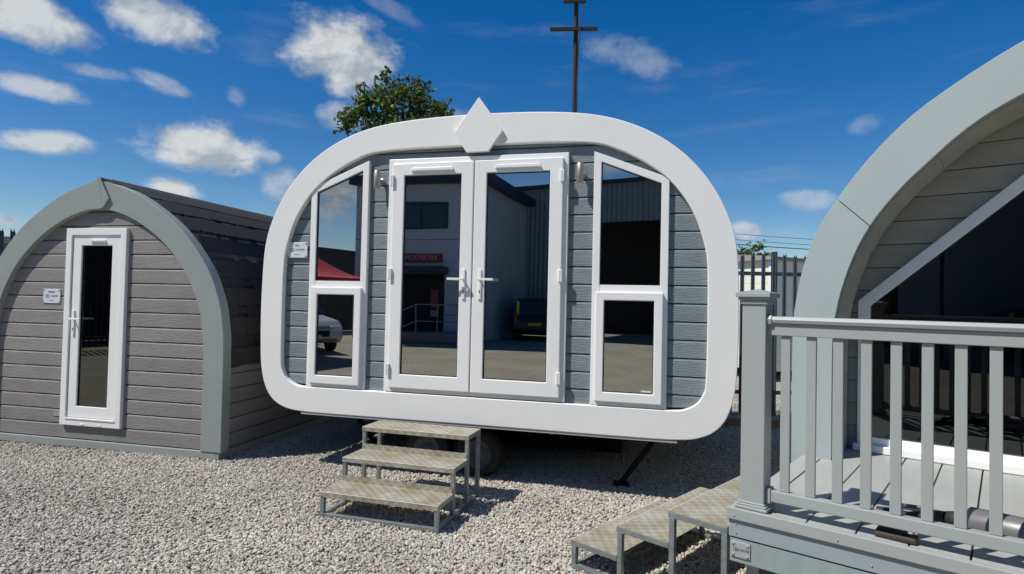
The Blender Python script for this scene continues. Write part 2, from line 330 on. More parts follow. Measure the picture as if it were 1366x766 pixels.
def plank_piece(parent, poly, m, ys, th=.016, ch=.004):
    """one siding board: chamfered front edge, polygon in x,z"""
    n = len(poly)
    A = sum(poly[i][0]*poly[(i+1) % n][1]-poly[(i+1) % n][0]*poly[i][1] for i in range(n))
    if A < 0: poly = poly[::-1]
    z0 = min(p[1] for p in poly); z1 = max(p[1] for p in poly)
    mb = MB()
    cx = sum(p[0] for p in poly)/n; cz = (z0+z1)/2
    fr = [(x-cx, ys, min(max(z, z0+.002), z1-.013)-cz) for x, z in poly]
    md = [(x-cx, ys+(.007 if z > z1-.012 else .003), z-cz) for x, z in poly]; bk = [(x-cx, ys+th, z-cz) for x, z in poly]
    mb.add(fr+md+bk, [tuple(range(n))]+[((i+1) % n, i, i+n, (i+1) % n+n) for i in range(n)]+[((i+1) % n+n, i+n, i+2*n, (i+1) % n+2*n) for i in range(n)])
    mb.build('siding_board', m, parent, loc=(cx, 0, cz))

def siding(parent, m, x_left, x_right, z_base, z_top, pitch, openings, ys, gap=.009, back=None, first=None):
    """boards in rows between the outline functions x_left(z), x_right(z), cut round the openings.
    an opening: (xl, xr, zb, top) where top(x) is linear: (z at xl, z at xr)"""
    sheath = MB(); z = z_base if first is None else first
    rows = []
    while z < z_top-.02:
        rows.append((max(z, z_base), min(z+pitch, z_top))); z += pitch
    for z0, z1 in rows:
        zz = [z0+(z1-z0)*k/3 for k in range(4)]
        xl = [x_left(q) for q in zz]; xr = [x_right(q) for q in zz]
        if xr[-1]-xl[-1] < .05: xr[-1] = xl[-1]+.05
        full = [(xl[0], z0), (xr[0], z0)]+[(xr[k], zz[k]) for k in (1, 2, 3)]+[(xl[k], zz[k]) for k in (3, 2, 1)]
        def emit(poly, gapped=True):
            if area(poly) < .0006: return
            sheath.prism(poly, ys+.013, ys+.05)
            p = clip(clip(poly, 0, -1, -(z0+gap)), 0, 1, z1) if z1-z0 > .03 else poly
            if area(p) > .0004: plank_piece(parent, p, m, ys)
        act = sorted([o for o in openings if o[2] < z1 and max(o[3]) > z0])
        cur = [full]
        x_prev = None; rest = full
        for (a, b, zb, (ta, tb)) in act:
            if zb <= z0+.02 and min(ta, tb) >= z1-.02:
                emit(clip(rest, 1, 0, a)); rest = clip(rest, -1, 0, -b)
            else:
                emit(clip(rest, 1, 0, a))
                mid = clip(clip(rest, -1, 0, -a), 1, 0, b)
                if zb > z0: emit(clip(mid, 0, 1, zb))
                # above the top line  z >= ta + (tb-ta)(x-a)/(b-a)
                k = (tb-ta)/(b-a); emit(clip(mid, k, -1, k*a-ta))
                rest = clip(rest, -1, 0, -b)
        emit(rest)
    sheath.build('sheathing', MDARK, parent)

def frame_ring(parent, name, outer, w, y0, y1, m, bevel=.005, bottom_w=None):
    """mitred frame round a convex polygon"""
    inner = inset(outer, w, bottom_w)
    mb = MB(); mb.ring(outer, inner, y0, y1); return mb.build(name, m, parent, bevel=bevel), inner
def inset(poly, w, bottom_w=None):
    n = len(poly); A = sum(poly[i][0]*poly[(i+1) % n][1]-poly[(i+1) % n][0]*poly[i][1] for i in range(n)); sg = 1 if A > 0 else -1
    lines = []
    for i in range(n):
        p, q = Vector(poly[i]), Vector(poly[(i+1) % n]); d = (q-p).normalized(); nn = Vector((-d.y, d.x))*sg
        ww = bottom_w if (bottom_w and abs(d.y) < .01 and nn.y > 0) else w
        lines.append((p+nn*ww, d))
    out = []
    for i in range(n):
        (p, d), (q, e) = lines[i-1], lines[i]; den = d.x*e.y-d.y*e.x; t = ((q.x-p.x)*e.y-(q.y-p.y)*e.x)/den; out.append((p.x+d.x*t, p.y+d.y*t))
    return out
def pane(parent, poly, y, m, th=.006):
    mb = MB(); n = len(poly); mb.add([(a, y, c) for a, c in poly], [tuple(range(n))]); return mb.build('pane', m, parent)
def box_part(parent, name, m, *a, bevel=0, **k):
    return MB().box(*a).build(name, m, parent, bevel=bevel, **k)
def gasket(parent, inner, y0, y1):
    return MB().ring(inner, inset(inner, .006), y0, y1).build('gasket', MBLK, parent)

def lever_handle(parent, x, z, yf, side, m=MU):
    """back plate and lever; side -1: lever points to -x"""
    h = empty('handle', (x, yf, z)); h.parent = parent
    mb = MB(); mb.box(-.015, -.012, -.175, .015, 0, .09); mb.build('backplate', m, h, bevel=.006, seg=3)
    mb = MB(); mb.tube([(0, -.01, 0), (0, -.05, 0)], .010, 10)
    mb.box(-.012 if side > 0 else -.135, -.062, -.010, .135 if side > 0 else .012, -.044, .010); mb.build('lever', m, h, bevel=.005, seg=3)
    mb = MB(); mb.lathe([(-.0135, .0001), (-.0135, .007), (-.011, .007)], 'y', 12, (0, 0, -.10)); mb.box(-.002, -.0136, -.122, .002, -.0115, -.10); mb.build('keyhole', MKEY, h)
def hinge(parent, x, z, yf, h=.105):
    o = MB(); o.box(-.017, -.022, -h/2, .002, 0, h/2); o.box(.003, -.022, -h/2, .018, 0, h/2)
    return o.build('hinge', MU, parent, bevel=.006, loc=(x, yf, z), seg=3)

# ------------------------------------------------------------------ ground
def ground():
    m = bpy.data.materials.new('gravel_ground'); m.use_nodes = True; t = m.node_tree; b = t.nodes['Principled BSDF']; L = t.links.new
    tcn = t.nodes.new('ShaderNodeTexCoord')
    vo = t.nodes.new('ShaderNodeTexVoronoi'); vo.inputs['Scale'].default_value = 46; L(tcn.outputs['Object'], vo.inputs[0])
    n = t.nodes.new('ShaderNodeTexNoise'); n.inputs['Scale'].default_value = .7; n.inputs['Detail'].default_value = 5; L(tcn.outputs['Object'], n.inputs[0])
    cr = t.nodes.new('ShaderNodeValToRGB'); e = cr.color_ramp.elements; e[0].position = .0; e[0].color = (.24, .225, .165, 1); e[1].position = 1; e[1].color = (.42, .385, .30, 1)
    sx = t.nodes.new('ShaderNodeSeparateXYZ'); L(vo.outputs['Color'], sx.inputs[0]); L(sx.outputs[0], cr.inputs[0])
    mr = t.nodes.new('ShaderNodeMapRange'); mr.inputs['From Min'].default_value = .3; mr.inputs['From Max'].default_value = .7; mr.inputs['To Min'].default_value = .8; mr.inputs['To Max'].default_value = 1.1; L(n.outputs[0], mr.inputs[0])
    v = t.nodes.new('ShaderNodeVectorMath'); v.operation = 'SCALE'; L(cr.outputs[0], v.inputs[0]); L(mr.outputs[0], v.inputs['Scale']); L(v.outputs[0], b.inputs['Base Color'])
    bp = t.nodes.new('ShaderNodeBump'); bp.inputs['Distance'].default_value = .005; bp.invert = True; L(vo.outputs['Distance'], bp.inputs['Height']); L(bp.outputs[0], b.inputs['Normal'])
    b.inputs['Roughness'].default_value = .9; b.inputs['Specular IOR Level'].default_value = .2
    xs = [-600, -60, -20, -12, -8, -6, -4, -2, 0, 2, 4, 6, 8, 12, 20, 60, 600]; mb = MB(); N = len(xs)
    mb.add([(x, y, -.022) for y in xs for x in xs], [(j*N+i, j*N+i+1, (j+1)*N+i+1, (j+1)*N+i) for j in range(N-1) for i in range(N-1)])
    tag(mb.build('gravel_yard', m), kind='structure')
ground()

def gravel():
    m = bpy.data.materials.new('gravel_stone'); m.use_nodes = True; t = m.node_tree; b = t.nodes['Principled BSDF']; L = t.links.new
    oi = t.nodes.new('ShaderNodeObjectInfo'); cr = t.nodes.new('ShaderNodeValToRGB')
    cr.color_ramp.elements[0].color = (.34, .31, .26, 1); cr.color_ramp.elements[1].color = (.66, .63, .56, 1)
    for p, c in ((.2, (.47, .41, .37, 1)), (.4, (.45, .44, .375, 1)), (.6, (.52, .46, .42, 1)), (.8, (.50, .50, .43, 1))):
        e = cr.color_ramp.elements.new(p); e.color = c
    L(oi.outputs['Random'], cr.inputs[0])
    g = t.nodes.new('ShaderNodeNewGeometry'); n = t.nodes.new('ShaderNodeTexNoise'); n.inputs['Scale'].default_value = .9; n.inputs['Detail'].default_value = 4; L(g.outputs['Position'], n.inputs[0])
    n2 = t.nodes.new('ShaderNodeTexNoise'); n2.inputs['Scale'].default_value = 120; n2.inputs['Detail'].default_value = 3; L(g.outputs['Position'], n2.inputs[0])
    mr = t.nodes.new('ShaderNodeMapRange'); mr.inputs['From Min'].default_value = .3; mr.inputs['From Max'].default_value = .7; mr.inputs['To Min'].default_value = .82; mr.inputs['To Max'].default_value = 1.12; L(n.outputs[0], mr.inputs[0])
    mr2 = t.nodes.new('ShaderNodeMapRange'); mr2.inputs['From Min'].default_value = .3; mr2.inputs['From Max'].default_value = .7; mr2.inputs['To Min'].default_value = .85; mr2.inputs['To Max'].default_value = 1.12; L(n2.outputs[0], mr2.inputs[0])
    mm = t.nodes.new('ShaderNodeMath'); mm.operation = 'MULTIPLY'; L(mr.outputs[0], mm.inputs[0]); L(mr2.outputs[0], mm.inputs[1])
    v = t.nodes.new('ShaderNodeVectorMath'); v.operation = 'SCALE'; L(cr.outputs[0], v.inputs[0]); L(mm.outputs[0], v.inputs['Scale']); L(v.outputs[0], b.inputs['Base Color'])
    b.inputs['Roughness'].default_value = .85; b.inputs['Specular IOR Level'].default_value = .25
    rnd = random.Random(3); pts = []
    def inside(x, y):
        if y < 2.2 or y > 11: return False
        if not (-.95*y-.5 < x < .95*y+.5): return False
        return True
    # distance-graded density so that far ground stays covered at little cost
    for (ya, yb, dens) in ((2.2, 4.2, 5400), (4.2, 6.2, 4800), (6.2, 8, 2900), (8, 11, 1400)):
        x0, x1 = -min(.95*yb+.5, 7.4), min(.95*yb+.5, 6.5)
        for _ in range(int((x1-x0)*(yb-ya)*dens)):
            x = rnd.uniform(x0, x1); y = rnd.uniform(ya, yb)
            if inside(x, y):
                z = -.014+.013*noise.noise(Vector((x*1.4, y*1.4, 3)))+rnd.uniform(-.002, .015)
                pts.append((x, y, z))
    me = bpy.data.meshes.new('gravel'); me.from_pydata(pts, [], [])
    me.materials.append(m)
    o = bpy.data.objects.new('gravel', me); COL.objects.link(o)
    ng = bpy.data.node_groups.new('gravel_scatter', 'GeometryNodeTree')
    ng.interface.new_socket('Geometry', in_out='INPUT', socket_type='NodeSocketGeometry'); ng.interface.new_socket('Geometry', in_out='OUTPUT', socket_type='NodeSocketGeometry')
    N = ng.nodes.new; K = ng.links.new
    gi = N('NodeGroupInput'); go = N('NodeGroupOutput')
    gti = N('GeometryNodeGeometryToInstance')
    for k in range(6):
        ico = N('GeometryNodeMeshIcoSphere'); ico.inputs['Radius'].default_value = .0087; ico.inputs['Subdivisions'].default_value = 2
        pos = N('GeometryNodeInputPosition'); nz_ = N('ShaderNodeTexNoise'); nz_.noise_dimensions = '4D'; nz_.inputs['W'].default_value = k*3.7; nz_.inputs['Scale'].default_value = 90; nz_.inputs['Detail'].default_value = 1
        K(pos.outputs[0], nz_.inputs['Vector'])
        sub = N('ShaderNodeVectorMath'); sub.operation = 'SUBTRACT'; K(nz_.outputs['Color'], sub.inputs[0]); sub.inputs[1].default_value = (.5, .5, .5)
        scl = N('ShaderNodeVectorMath'); scl.operation = 'SCALE'; K(sub.outputs[0], scl.inputs[0]); scl.inputs['Scale'].default_value = .023
        spn = N('GeometryNodeSetPosition'); K(ico.outputs[0], spn.inputs[0]); K(scl.outputs[0], spn.inputs['Offset'])
        tf = N('GeometryNodeTransform'); K(spn.outputs[0], tf.inputs[0]); tf.inputs['Scale'].default_value = [(1.25, .9, .62), (1, 1, .7), (1.35, .8, .75), (1.1, .95, .55), (.9, 1.2, .8), (1.2, 1.1, .6)][k]
        smn = N('GeometryNodeSetMaterial'); smn.inputs['Material'].default_value = m; K(tf.outputs[0], smn.inputs[0])
        K(smn.outputs[0], gti.inputs[0])
    ip = N('GeometryNodeInstanceOnPoints'); K(gi.outputs[0], ip.inputs['Points']); K(gti.outputs[0], ip.inputs['Instance']); ip.inputs['Pick Instance'].default_value = True
    rv = N('FunctionNodeRandomValue'); rv.data_type = 'FLOAT_VECTOR'; rv.inputs[0].default_value = (-.8, -.8, 0); rv.inputs[1].default_value = (.8, .8, 6.28)
    K(rv.outputs[0], ip.inputs['Rotation'])
    rs = N('FunctionNodeRandomValue'); rs.data_type = 'FLOAT'; rs.inputs[2].default_value = .62; rs.inputs[3].default_value = 1.25; rs.inputs['Seed'].default_value = 5
    K([x_ for x_ in rs.outputs if x_.type == 'VALUE'][0], ip.inputs['Scale'])
    K(ip.outputs[0], go.inputs[0])
    md = o.modifiers.new('scatter', 'NODES'); md.node_group = ng
    tag(o, 'pale grey crushed stone chippings covering the yard in front of the pods', 'gravel', kind='stuff')
gravel()

# ------------------------------------------------------------------ plaque
def plaque(parent_loc, rz, w, h, title, label, steel=False):
    p = empty('plaque', parent_loc, rz); tag(p, label, 'plaque')
    mb = MB(); mb.box(-w/2, -.006, -h/2, w/2, 0, h/2); mb.build('plate', MPLQ if not steel else MPLS, p, bevel=.003)
    for sx in (-1, 1):
        for sz in (-1, 1):
            MB().lathe([(-.0105, .0001), (-.010, .006), (-.006, .006)], 'y', 10, (sx*(w/2-.013), 0, sz*(h/2-.013))).build('fixing_screw', MSTEEL if steel else MKEY, p)
    y = -.0075
    # emblem: two rounded cabins side by side
    for dx, mm_ in ((-w*.30, MINK), (-w*.20, MNAVY)):
        hw = w*.055; hh = h*.10; out = [(dx-hw, -hh), (dx+hw, -hh), (dx+hw, hh*.4), (dx+hw*.6, hh), (dx-hw*.6, hh), (dx-hw, hh*.4)]
        MB().ring(out, [(dx+(a-dx)*.68, b_*.68) for a, b_ in out], y, -.006).build('emblem', mm_, p)
    if not steel:
        text('lettering', title, h*.16, MINK, p, (0, y, h*.29))
        text('lettering', 'LUSSO', h*.17, MNAVY, p, (w*.15, y, h*.01), space=1.35)
        text('lettering', 'www.lusso.co.uk', h*.06, MINK, p, (0, y, -h*.28))
    else:
        text('lettering', 'LUSSO', h*.2, MKEY, p, (w*.15, y, h*.02), space=1.3)
    return p

# ------------------------------------------------------------------ main pod
YM = -.2586; cM, sM = cos(.2586), sin(.2586)
UC = -.325
def main_at(u, off=0, z=0):                 # u along the facade as surveyed, off = towards the viewer
    return Vector((u*cM-off*sM, 5.2-u*sM-off*cM, z))
main = empty('wide_pod', main_at(UC), YM)
tag(main, 'blue-grey clad rounded garden pod with thick white surround, white double doors and white pointed crest', 'garden pod')
X = lambda u: u-UC
# outline of the white surround (right half, x from the centre line), from bottom centre round to top centre
oR = [(0, .522), (.9, .521), (1.45, .521), (1.70, .526), (1.86, .548), (1.99, .61), (2.085, .73), (2.14, .93), (2.158, 1.19), (2.163, 1.535), (2.152, 1.918), (2.125, 2.145), (2.06, 2.345), (1.955, 2.549), (1.80, 2.751), (1.60, 2.925), (1.365, 3.059), (1.108, 3.15), (.83, 3.20), (.45, 3.228), (0, 3.238)]
iR = [(0, .757), (.9, .757), (1.45, .757), (1.66, .757), (1.74, .763), (1.81, .79), (1.865, .83), (1.905, .90), (1.923, 1.0), (1.929, 1.47), (1.922, 1.93), (1.883, 2.137), (1.822, 2.31), (1.73, 2.47), (1.62, 2.606), (1.496, 2.709), (1.37, 2.791), (1.21, 2.871), (1.02, 2.932), (.62, 2.958), (0, 2.960)]
def resample(pts, n):
    pts = [Vector(p) for p in pts]; L_ = [0]
    for a, b in zip(pts, pts[1:]): L_.append(L_[-1]+(b-a).length)
    out = []; j = 0
    for k in range(n+1):
        s = L_[-1]*k/n
        while j < len(L_)-2 and L_[j+1] < s: j += 1
        out.append(tuple(pts[j].lerp(pts[j+1], (s-L_[j])/max(L_[j+1]-L_[j], 1e-9))))
    return out
oS = smooth_poly(oR, 4); iS = smooth_poly(iR, 4)
full_o = oS+[(-x, z) for x, z in oS[-2:0:-1]]; full_i = iS+[(-x, z) for x, z in iS[-2:0:-1]]
YB = -.012                                     # face of the surround
mb = MB(); mb.ring(full_o, full_i, YB, .32); mb.build('surround', MW, main, bevel=.008, seg=3)
box_part(main, 'sill_flashing', MFL, X(-2.02), -.004, .500, X(1.385), .30, .5205)
# shell behind
sh_o = inset(full_o, .012); sh_i = inset(full_o, .09)
mb = MB(); mb.ring(sh_o, sh_i, .30, 3.5); n = len(sh_o)
mb.prism(sh_i, 3.45, 3.495); mb.build('body_shell', MFELT, main)
ins = [(x, z) for x, z in inset(full_o, .10)]
MB().ring(ins, inset(ins, .02), .10, 3.44).build('interior_lining', mat('interior_grey', (.10, .095, .09), .8), main)
MB().prism(inset(ins, .02), 3.39, 3.439).build('back_wall', mat('interior_grey_wall', (.07, .07, .07), .8), main)
box_part(main, 'floor_slab', mat('interior_floor', (.07, .06, .05), .6), -1.9, .09, .70, 1.9, 3.38, .752)
# siding
YS = .036
rt = [(z, x+.05) for x, z in iR if x > .5]
dl, dr = X(-1.184), X(.472)
wl = (X(-1.9805), X(-1.385)); wr = (X(.685), X(1.297))
f = .03
def diag(a, b, ta, tb, d):                    # opening just inside the frame
    k = (tb-ta)/(b-a); return (a+d, b-d, .79, (ta+k*d-d*1.1, tb-k*d-d*1.1))
openings = [diag(wl[0], wl[1], 2.628, 2.868, f), (dl+f, dr-f, .70, (2.84, 2.84)), diag(wr[0], wr[1], 2.868, 2.625, f)]
siding(main, MSB, lambda z: -interp(rt, z), lambda z: interp(rt, z), .74, 2.985, .1465, openings, YS, first=.7265)
# trapezoid side windows
def side_window(u0, u1, zl, zr, mirror):
    w = empty('window', (0, 0, 0)); w.parent = main
    poly = [(u0, .760), (u1, .760), (u1, zr), (u0, zl)]
    _, inn = frame_ring(w, 'frame', poly, .062, 0, .075, MU, bottom_w=.05)
    # the transom and the two lights
    box_part(w, 'transom', MU, inn[0][0]+.0005, .002, 1.690, inn[1][0]-.0005, .07, 1.752, bevel=.003)
    up = [(inn[0][0]-.002, 1.740), (inn[1][0]+.002, 1.740), inn[2], inn[3]]
    g = inset(up, .0)
    gasket(w, [(inn[0][0]+.001, 1.7525), (inn[1][0]-.001, 1.7525), (inn[2][0]-.001, inn[2][1]-.001), (inn[3][0]+.001, inn[3][1]-.001)], .012, .05)
    pane(w, up, .022, MGL)
    a, b = (u0+.037, u1-.036)
    low = [(a, .795), (b, .795), (b, 1.693), (a, 1.693)]
    _, inl = frame_ring(w, 'opening_sash', low, .068, -.028, .05, MU, bevel=.007, bottom_w=.080)
    gasket(w, inset(inl, .001), -.012, .03)
    pane(w, inset(inl, -.004), -.003, MGL)
    return w
side_window(wl[0], wl[1], 2.628, 2.868, False)
w2 = side_window(wr[0], wr[1], 2.868, 2.625, True)
MB().box(wr[1]-.20, -.005, .888, wr[1]-.12, -.0035, .902).build('glass_sticker', MPLQ, w2)
# double doors
d = empty('door_frame_set', (0, 0, 0)); d.parent = main; d.name = 'double_door'
_, inn = frame_ring(d, 'door_frame', [(dl, .764), (dr, .764), (dr, 2.868), (dl, 2.868)], .075, 0, .08, MU)
mid = X(-.3575)
for sgn in (-1, 1):
    a, b = (X(-1.130), mid-.0045) if sgn < 0 else (mid+.0045, X(.430))
    _, il = frame_ring(d, 'door_leaf', [(a, .800), (b, .800), (b, 2.822), (a, 2.822)], .112, -.028, .045, MU, bevel=.007, bottom_w=.125)
    gasket(d, inset(il, .001), -.014, .03); pane(d, inset(il, -.004), -.004, MGL)
    xc = (a+b)/2
    mbv = MB(); mbv.prism([(xc-.205, 2.745), (xc+.205, 2.745), (xc+.19, 2.775), (xc-.19, 2.775)], -.042, -.026); mbv.build('trickle_vent', MU, d, bevel=.004)
    for hz in (2.665, 1.82, .965): hinge(d, X(-1.133) if sgn < 0 else X(.424), hz, -.026)
    lever_handle(d, mid-.073 if sgn < 0 else mid+.077, 1.782, -.028, sgn)
MB().box(mid-.0044, -.006, .80, mid+.0044, .04, 2.82).build('meeting_strip', MBLK, d)
for x_ in (dl+.5, dr-.4): MB().box(x_-.02, -.004, .774, x_+.02, .001, .782).build('drain_cap', MU, d, bevel=.001)
# crest
c0 = X(-.325)
MB().prism([(-.230+.325+c0-.0, 2.893), (.222, 3.071), (0, 3.376), (-.222, 3.071), (-.105, 2.893)], -.043, YB+.001).build('crest', MW, main, bevel=.004)
# faint board joints in the surround
for sx in (1, -1):
    pass
# wall lights
for u in (-1.278, .578):
    l = empty('wall_light', main_at(u, -.036, 2.68), YM)
    tag(l, 'brushed steel up-down wall light ' + ('between the left window and the double doors' if u < 0 else 'between the double doors and the right window'), 'wall light', 'wall lights on the wide pod')
    MB().lathe([(-.012, .0001), (-.012, .024), (0, .028)], 'y', 24, (.012, 0, 0)).build('wall_bracket', MGALV, l)
    MB().tube([(.012, -.01, 0), (.0, -.05, 0)], .010, 10).build('arm', MGALV, l)
    MB().lathe([(-.083, .0001), (-.083, .026), (-.080, .029), (.080, .029), (.083, .026), (.083, .0001)], 'z', 24, (-.004, -.075, 0)).build('lamp_tube', MSTEEL, l)
    MB().lathe([(-.0835, .0001), (-.0835, .022)], 'z', 16, (-.004, -.075, 0)).build('lens', MPLQ, l)
plaque(main_at(-2.128, -.022, 2.043), YM, .218, .150, 'ISLA', 'white name plaque with two-cabin emblem beside the left window of the white-edged pod')
# running gear
for ux in (-1.6, 1.6):
    box_part(main, 'chassis_beam', MCHAS, ux-.04, .5, .40, ux+.04, 3.4, .50)
for yy in (.55, 3.2): box_part(main, 'chassis_rail', MCHAS, -1.75, yy-.04, .40, 1.45, yy+.04, .499)
box_part(main, 'axle', MCHAS, .08, .40, .17, .14, 3.2, .23)
def wheel(x, y, z, parent):
    w = empty('wheel', (x, y, z)); w.parent = parent
    MB().lathe([(-.08, .128), (-.085, .15), (-.082, .195), (-.06, .214), (.06, .214), (.082, .195), (.085, .15), (.08, .128)], 'y', 32).build('tyre', MBLK, w)
    MB().lathe([(-.045, .0001), (-.05, .035), (-.035, .045), (-.025, .095), (-.07, .118), (-.08, .128), (.05, .128), (.05, .0001)], 'y', 32).build('rim', mat('rim_grey', (.13, .13, .135), .5, metal=.3), w)
wheel(X(-.36), .34, .2, main); wheel(X(-.36)-.5, .34, .2, main); wheel(X(-.36), 3.1, .2, main); wheel(X(-.36)-.5, 3.1, .2, main)
box_part(main, 'water_tank', MCHAS, -1.2, 1.0, .14, 1.2, 2.6, .40)
MB().lathe([(-.01, .0001), (-.01, .022), (0, .025)], 'y', 12, (X(-.72), .50, .43)).build('reflector', mat('reflector_red2', (.5, .02, .015), .3), main)
MB().lathe([(-.01, .0001), (-.01, .022), (0, .025)], 'y', 12, (X(.28), .50, .40)).build('reflector', mat('reflector_red', (.5, .02, .015), .3), main)
for sx, yy in ((1, .45), (-1, .45), (1, 2.3), (-1, 2.3)):
    mbj = MB(); x0 = X(1.25)*sx if sx > 0 else X(-1.75); x1 = X(.92) if sx > 0 else X(-1.35)
    mbj.tube([(x0, yy, .49), (x1, yy, .02)], .025, 6, smooth=False); mbj.box(x1-.07, yy-.05, 0, x1+.07, yy+.05, .02); mbj.build('corner_steady', MCHAS, main)

# ------------------------------------------------------------------ left pod
YLa = .225; YL0 = 5.2375; cL, sL = cos(YLa), sin(YLa); ULC = -4.376
def left_at(u, off=0, z=0): return Vector((u*cL-off*sL, YL0-u*sL-off*cL, z))
lp = empty('arched_pod', left_at(ULC), -YLa)
tag(lp, 'taupe timber-effect arched pod with grey-blue pointed fascia and dark shingle roof', 'garden pod')
lo = [(1.530, .072), (1.528, .5), (1.526, .915), (1.520, 1.169), (1.508, 1.281), (1.470, 1.493), (1.365, 1.77), (1.208, 2.006), (.992, 2.246), (.726, 2.447), (.454, 2.606), (.22, 2.693), (.075, 2.735), (0, 2.785)]
li = [(1.300, .072), (1.300, .5), (1.297, 1.011), (1.275, 1.252), (1.248, 1.402), (1.180, 1.595), (1.062, 1.81), (.90, 2.005), (.685, 2.192), (.413, 2.349), (.20, 2.425), (.07, 2.448), (0, 2.455)]
def even(pts, n, keep_tip=False): return resample(smooth_poly(pts, 5), n)
loR = even(lo[:-1], 44); liR = even(li[:-1], 44)
# right board, then the left board laid over it with its pointed end
mb = MB(); ro = [p for p in loR]+[(.0, 2.74)]; ri = [p for p in liR]+[(0, 2.452)]
mb.ring(ro, ri, .004, .12, closed=False); mb.build('fascia', MGB, lp, bevel=.004)
loL = [(-x, z) for x, z in loR]; liL = [(-x, z) for x, z in liR]
mb = MB(); mb.ring(loL+[(-.03, 2.765), (.0, 2.785), ], liL+[(.02, 2.452), (.062, 2.46)], -.02, .118, closed=False)
mb.prism([(0, 2.785), (.062, 2.46), (.135, 2.56), (.018, 2.772)], -.0199, .0035)
mb.build('fascia', MGB, lp, bevel=.003)
ltab = [(z, x+.06) for x, z in li if z < 2.44]+[(2.455, .25)]
lS = .036
ld = (-4.776-ULC, -4.015-ULC)
siding(lp, MSG, lambda z: -interp(ltab, z), lambda z: interp(ltab, z), .075, 2.50, .147, [(ld[0]+.03, ld[1]-.03, .235, (2.225, 2.225))], lS, first=.075)
# plinth board
box_part(lp, 'plinth_board', MGB, -1.51, .012, 0.0, 1.47, .05, .074, bevel=.004)
box_part(lp, 'plinth_return', MGB, 1.471, .0125, 0.0, 1.50, 3.9, .074)
# door
dd = empty('door', (0, 0, 0)); dd.parent = lp
_, inn = frame_ring(dd, 'door_frame', [(ld[0], .222), (ld[1]-.008, .222), (ld[1]-.008, 2.256), (ld[0], 2.256)], .072, 0.0, .08, MU, bottom_w=.075)
a, b = ld[0]+.080, ld[1]-.085
_, il = frame_ring(dd, 'door_leaf', [(a, .305), (b, .305), (b, 2.185), (a, 2.185)], .107, .014, .07, MU, bevel=.006, bottom_w=.115)
gasket(dd, inset(il, .001), .028, .06); pane(dd, inset(il, -.004), .036, MGL2)
MB().prism([(-.10, 2.118), (.10, 2.118), (.09, 2.14), (-.09, 2.14)], -.002, .015).build('trickle_vent', MU, dd, bevel=.003)
for q in (-.11, .10): MB().box(q-.02, -.005, .232, q+.02, .001, .248).build('drain_cap', MU, dd, bevel=.002)
MB().box(a-.01, -.008, .287, b+.01, .02, .302).build('weather_bar', MU, dd, bevel=.003)
lever_handle(dd, a+.042, 1.318, .014, 1)
dd.children[-1].scale = (1, 1, 1)
plaque(left_at(-4.97, -.034, 1.547), -YLa, .222, .150, 'MEDINA', 'small white name plaque left of the narrow door of the taupe pod')
MB().box(ld[0]-.115, .030, .30, ld[0]-.02, .0355, .345).build('spare_label', MGB, lp)
# body: lower side walls of boards, curved roof above
DEP = 4.0
core = resample(smooth_poly([(x-.085, z) for x, z in lo[:4]]+[(x*.965, z-.035) for x, z in lo[4:-1]], 4), 30)+[(0, 2.70)]
corefull = core+[(-x, z) for x, z in core[-2::-1]]
mb = MB(); mb.ring(corefull, [(x*.95, z if z < .2 else z-.08) for x, z in corefull], .11, DEP, closed=False); mb.build('body_shell', MDARK, lp)
MB().prism([(x*.95, z-.05 if z > .2 else z) for x, z in corefull], DEP-.06, DEP-.01).build('back_wall', MDARK, lp)
box_part(lp, 'floor_slab', MDARK, -1.4, .12, .05, 1.4, DEP-.1, .12)
for k in range(6):                                     # side boards below the eaves
    z0 = .075+k*.147
    for sx in (1, -1):
        if sx > 0:
            for j, (ya, yb) in enumerate(((.122, 3.99),)):
                mbp = MB(); mbp.box(0, 0, .008, .016, yb-ya, .147); mbp.build('side_board', MSG, lp, bevel=.003, loc=(1.474, ya, z0))
        else:
            MB().box(0, 0, .008, .016, 3.86, .147).build('side_board', MSG, lp, loc=(-1.49, .122, z0))
# shingles: courses follow the arch, each tab a piece
path = [Vector((x-.030-.022*max(0, min(1, (2.1-z)/.6)), z-.026)) for x, z in resample(smooth_poly([p for p in lo[2:-1]], 6), 120)]
Ls = [0]
for p, q in zip(path, path[1:]): Ls.append(Ls[-1]+(q-p).length)
def on_path(s):
    s = max(0, min(Ls[-1]-1e-6, s)); j = max(i for i in range(len(Ls)-1) if Ls[i] <= s)
    t = (s-Ls[j])/(Ls[j+1]-Ls[j]); p = path[j].lerp(path[j+1], t); dd_ = (path[j+1]-path[j]).normalized(); return p, dd_
COURSE = .150; ncourse = int(Ls[-1]/COURSE)+1
tabm = []
for wd in (.13, .17, .21, .25, .15, .19):
    mbt = MB(); bev = .018
    jg = random.uniform(-.004, .016); mbt.prism([(bev*.6, -.002-jg), (wd-bev*.6, -.002-jg), (wd, .03), (wd, COURSE+.03), (0, COURSE+.03), (0, .03)], 0, .007)
    tabm.append((wd, mbt.mesh('shingle', MSHIN)))
rnd = random.Random(11)
cnt = 0
